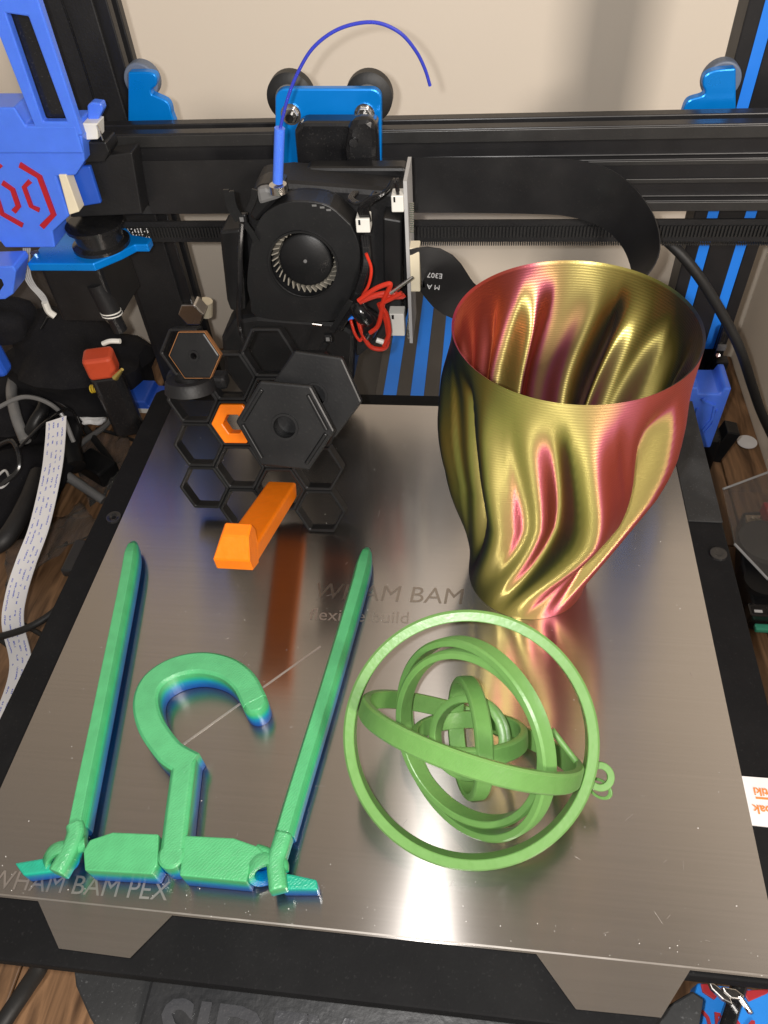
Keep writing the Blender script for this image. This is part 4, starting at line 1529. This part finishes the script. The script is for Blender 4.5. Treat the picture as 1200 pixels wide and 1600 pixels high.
# grey handled driver
dr = thing('screwdriver', Z(130, 755, DESK + .005), 'grey shafted black screwdriver beside the bed edge', 'screwdriver')
obj('shaft', cyl(nb(), Z(102, 742, -.11), Z(162, 782, -.125), .0042, .0036, 16), 'grey_plastic', dr, smooth=True)
obj('grip', tube([Z(70, 728, -.11), Z(85, 738, -.11), Z(104, 744, -.11)], .0062, 14), 'black_matte', dr, smooth=True)
obj('black_block', box(nb(), Z(152, 730, -.125), (.034, .020, .016), M.Rotation(rad(-30), 3, 'Z')), 'black_plastic', bevel=.002, label='black plastic block behind the grey screwdriver shaft', cat='block')
# clear bags
def crumple(name, pts, z, label, seed):
    rnd = random.Random(seed)
    bm = nb()
    q = [Z(u, v, z) for u, v in pts]
    n_ = 9
    g = [[None] * (n_ + 1) for _ in range(n_ + 1)]
    for i in range(n_ + 1):
        for j in range(n_ + 1):
            s_, t_ = i / n_, j / n_
            p = (q[0] * (1 - s_) + q[1] * s_) * (1 - t_) + (q[3] * (1 - s_) + q[2] * s_) * t_
            p = p + V((0, 0, rnd.uniform(0, .006) + .004 * math.sin(s_ * 7 + t_ * 4)))
            g[i][j] = bm.verts.new(p)
    for i in range(n_):
        for j in range(n_):
            bm.faces.new((g[i][j], g[i + 1][j], g[i + 1][j + 1], g[i][j + 1]))
    o = obj(name, bm, 'clear_plastic', smooth=True, label=label, cat='plastic bag')
    sd = o.modifiers.new('thick', 'SOLIDIFY')
    sd.thickness = 0.0003
    return o


crumple('clear_bag', [(110, 700), (200, 660), (215, 760), (140, 790)], DESK + .004, 'crumpled clear plastic bag on the wood near the screwdriver', 3)
crumple('clear_bag', [(20, 850), (130, 790), (160, 830), (10, 930)], DESK + .004, 'clear plastic sheet lying under the white ribbon cable', 5)
# big dark tool bag / spool shapes at the far left
tb_ = thing('tool_bag', Z(40, 760, DESK), 'black fabric tool bag heaped with tools at the left edge', 'bag')


def lump(c, s, m_, parent, name, seed, rough=.12):
    rnd = random.Random(seed)
    bm = nb()
    bmesh.ops.create_icosphere(bm, subdivisions=3, radius=1)
    a, b2, c3 = rnd.uniform(2, 4), rnd.uniform(2, 4), rnd.uniform(2, 4)
    for v in bm.verts:
        k = 1 + rough * (math.sin(a * v.co.x + 3 * v.co.z) + math.sin(b2 * v.co.y * 1.7 - 2 * v.co.x) + math.sin(c3 * v.co.z * 2.1 + v.co.y))
        v.co = V((v.co.x * s[0], v.co.y * s[1], v.co.z * s[2])) * k + V(c)
    return obj(name, bm, m_, parent, smooth=True)


lump(Z(40, 640, -.10) + V((0, 0, 0)), (.045, .04, .032), 'black_fabric', tb_, 'bag_body', 1)
lump(Z(110, 560, -.10), (.030, .03, .032), 'black_fabric', tb_, 'bag_flap', 2)
lump(Z(20, 770, -.11), (.040, .045, .026), 'black_fabric', tb_, 'bag_pocket', 4)
lump(Z(140, 600, -.115), (.018, .020, .018), 'black_matte', tb_, 'bag_buckle', 6)
lump(Y(120, 575, .40), (.060, .035, .040), 'black_fabric', tb_, 'bag_back', 11)
obj('wall_shadow_box', bx((Y(-60, 560, .47).x, .475, DESK), (Y(97, 560, .47).x, .53, Y(40, 432, .47).z)), 'wall_shadow_taupe', bevel=.002, label='added dark taupe box standing in for the wall shadow behind the motor', cat='box')  # made-up box; its dark colour imitates shadow on the wall
obj('pliers_handle', tube([Z(25, 580, -.07), Z(18, 610, -.065), Z(25, 650, -.07), Z(40, 690, -.08)], .0045, 10), 'grey_plastic', tb_, smooth=True)
obj('pliers_handle', tube([Z(62, 590, -.07), Z(70, 630, -.065), Z(55, 660, -.07), Z(45, 680, -.08)], .0052, 10), 'black_plastic', tb_, smooth=True)
obj('strap', tube([Z(-20, 860, -.09), Z(10, 840, -.085), Z(40, 790, -.085), Z(60, 740, -.09)], .0065, 10), 'black_matte', tb_, smooth=True)
obj('strap', tube([Z(105, 640, -.10), Z(112, 670, -.10), Z(110, 700, -.105), Z(118, 730, -.11)], .0085, 12), 'black_plastic', tb_, smooth=True)
obj('cord', tube([Z(-5, 745, -.07), Z(8, 735, -.07), Z(14, 750, -.07), Z(2, 762, -.07), Z(-8, 756, -.07)], .0009, 8), 'grey_board', tb_, smooth=True)
obj('orange_scrap', prism(nb(), [(Z(u, v, DESK + .003).x, Z(u, v, DESK + .003).y) for u, v in ((64, 755), (70, 755), (66, 785), (52, 782))], DESK + .001, DESK + .003), 'red_orange', label='small orange scrap showing beside the white ribbon cable', cat='scrap')
rw = random.Random(21)
names_ = ['thin black wire arching over the tool bag, topmost of the tangle', 'grey wire looping across the front of the tool bag', 'black wire sagging between the tool bag and the red capped bottle',
          'dark wire crossing behind the white ribbon cable end', 'black wire curling at the left edge above the strap', 'thin grey wire lying low beside the foam scrap', 'black wire running from the motor down into the bag']
wp_ = [[(5, 560, -.05), (50, 545, -.035), (100, 560, -.04), (150, 610, -.06)], [(-10, 640, -.06), (40, 620, -.05), (90, 640, -.055), (115, 690, -.08)],
       [(60, 600, -.05), (110, 640, -.07), (140, 645, -.09), (165, 610, -.08)], [(30, 700, -.06), (70, 660, -.05), (110, 640, -.06), (130, 680, -.1)],
       [(-10, 700, -.06), (20, 690, -.05), (30, 730, -.06), (0, 760, -.07)], [(100, 720, -.12), (130, 690, -.125), (165, 665, -.13), (180, 640, -.13)],
       [(75, 495, -.0), (60, 530, -.02), (80, 570, -.04), (70, 620, -.06)]]
for k, (nm_, w_) in enumerate(zip(names_, wp_)):
    obj('loose_wire', tube([Z(u, v, z) for u, v, z in w_], .0011 + .0007 * (k % 3), 8), 'grey_plastic' if 'grey' in nm_ else 'black_gloss', smooth=True, label=nm_, cat='wire', group='loose wires over the tool bag')
obj('bit_holder', box(nb(), Z(116, 655, -.10), (.016, .012, .024), M.Rotation(rad(25), 3, 'Y')), 'black_gloss', bevel=.002, label='small glossy black block beside the white foam scrap', cat='block')
# blue clip at the left edge
bc = thing('blue_clip', Y(5, 480, 0.30), 'blue plastic clip with black insert at left edge below the extruder', 'clip')
yplate('clip_body', [(-40, 418), (20, 416), (25, 424), (20, 460), (8, 468), (-40, 470)], 0.300, 0.018, 'blue_plastic', bc)
yplate('clip_insert', [(-40, 432), (2, 436), (6, 446), (-2, 458), (-40, 460)], 0.2995, 0.004, 'black_gloss', bc)
obj('blue_strap', bx(Y(-60, 590, .29), V((Y(7, 585, .29).x, .302, Y(0, 480, .29).z))), 'blue_dark', bc, bevel=.003)
lump(Y(0, 500, .31), (.02, .015, .016), 'black_fabric', bc, 'clip_cover', 9)

# ------------------------------------------------------------------ right of the bed
p = Z(1167, 691, DESK + .0006)
obj('paper_disc', cyl(nb(), p, p + V((0, 0, .0008)), .0080, n=32), 'white_paper', label='small white paper disc on the wood by the side wall', cat='disc')
sb = obj('small_black_box', box(nb(), (Y(1128, 690, .372)) + V((0, 0, 0)), (.010, .014, .030), M.Rotation(rad(14), 3, 'Y')), 'black_plastic', bevel=.001, label='small black box tucked beside blue foot cap', cat='box')
tr = thing('parts_tray', Z(1190, 830, DESK), 'clear plastic tray of small parts right of the bed', 'tray')
P_ = lambda u, v, z: Z(u, v, z)
lid = nb()
pts = [(1130, 764), (1200, 738), (1290, 740), (1290, 900), (1200, 905), (1148, 850)]
q = [P_(u, v, -.09) for u, v in pts]
prism(lid, [(a_.x, a_.y) for a_ in q], -.0915, -.090)
obj('tray_lid', lid, 'clear_plastic', tr, bevel=.0005)
edge = nb()
for k in range(len(q) - 1):
    sweep(edge, [q[k], q[k + 1]], circ(.0009, 6))
obj('lid_edge', edge, 'grey_board', tr)
obj('tray_base', prism(nb(), [(a_.x, a_.y) for a_ in [P_(u, v, -.12) for u, v in [(1160, 800), (1290, 790), (1290, 990), (1180, 960), (1158, 880)]]], -.138, -.120), 'black_plastic', tr, bevel=.002)
obj('black_reel', lathe(nb(), [(0, .0), (.018, 0), (.018, .004), (0, .004)], M.Translation(P_(1195, 850, -.105)), 36), 'black_dusty', label='upper black disc in the clear parts tray', cat='disc', smooth=True)
obj('black_reel', lathe(nb(), [(0, 0), (.012, 0), (.012, .004), (0, .004)], M.Translation(P_(1190, 912, -.115)), 32), 'black_plastic', label='lower small black disc below the clear parts tray', cat='disc', smooth=True)
obj('screw_card', box(nb(), P_(1180, 817, -.112), (.012, .012, .003)), 'worn_wood', bevel=.0005, label='small beige card with silver screws in the tray', cat='card')
for u in (1175, 1182, 1189):
    pc_ = P_(u, 811, -.109)
    obj('silver_screw', cyl(nb(), pc_, pc_ + V((0, 0, .0015)), .0012, n=12), 'steel', label={1175: 'left', 1182: 'middle', 1189: 'right'}[u] + ' one of three tiny silver screws on the beige card', cat='screw', group='screws on the beige card')
obj('red_block', box(nb(), P_(1206, 810, -.105), (.010, .022, .010)), 'red_plastic', bevel=.001, label='red plastic piece at right edge of the parts tray', cat='block')
obj('black_part', box(nb(), P_(1192, 958, -.12), (.020, .010, .008)), 'black_gloss', bevel=.001, label='glossy black part with white mark right of the bed', cat='part')
obj('white_mark', box(nb(), P_(1185, 955, -.1158), (.005, .002, .0004)), 'white_print', bpy.data.objects['black_part'])
obj('teal_piece', box(nb(), P_(1196, 982, -.125), (.014, .005, .004)), 'teal_plastic', bevel=.001, label='teal plastic sliver below the glossy black part', cat='piece')

# ------------------------------------------------------------------ lower right: blue and red sign block with cutters
zb_ = -0.062
sg = thing('sign_block', Z(1140, 1590, zb_), 'bright blue block with red letters in the lower right corner', 'sign')
q = [(1068, 1620), (1090, 1535), (1290, 1560), (1290, 1660), (1060, 1650)]
obj('sign_base', prism(nb(), [(Z(u, v, zb_).x, Z(u, v, zb_).y) for u, v in q], zb_ - .012, zb_), 'blue_bright', sg, bevel=.001)
for q in ([(1095, 1537), (1112, 1537), (1122, 1556), (1116, 1562), (1098, 1550)], [(1160, 1548), (1200, 1545), (1200, 1552), (1170, 1565)]):
    obj('red_panel', prism(nb(), [(Z(u, v, zb_ + .001).x, Z(u, v, zb_ + .001).y) for u, v in q], zb_ - .0005, zb_ + .001), 'red_print', sg, bevel=.0003)
f = frame(Z(1069, 1612, zb_ + .0004), (1, -.10, 0), (0, 1, 0))
obj('red_lettering', text_bm('OEM OC', 0.0135, f, .0006, -.0000), 'red_print', sg)
obj('dark_bar', box(nb(), Z(1138, 1592, zb_ + .006), (.0055, .030, .006), M.Rotation(rad(-28), 3, 'Z')), 'black_gloss', sg, bevel=.001)
cu_ = thing('cutters', Z(1150, 1560, zb_ + .01), 'small silver nippers lying on the blue sign block', 'cutters')
zc = zb_ + .014
for q in ([(1107, 1533), (1117, 1537), (1140, 1555), (1146, 1570), (1130, 1562), (1112, 1545)],
          [(1128, 1541), (1150, 1545), (1164, 1556), (1160, 1562), (1143, 1560), (1132, 1550)],
          [(1153, 1555), (1158, 1553), (1176, 1580), (1177, 1584), (1172, 1583)]):
    obj('jaw', prism(nb(), [(Z(u, v, zc).x, Z(u, v, zc).y) for u, v in q], zc - .003, zc), 'steel', cu_, bevel=.0005)
    zc += .0008
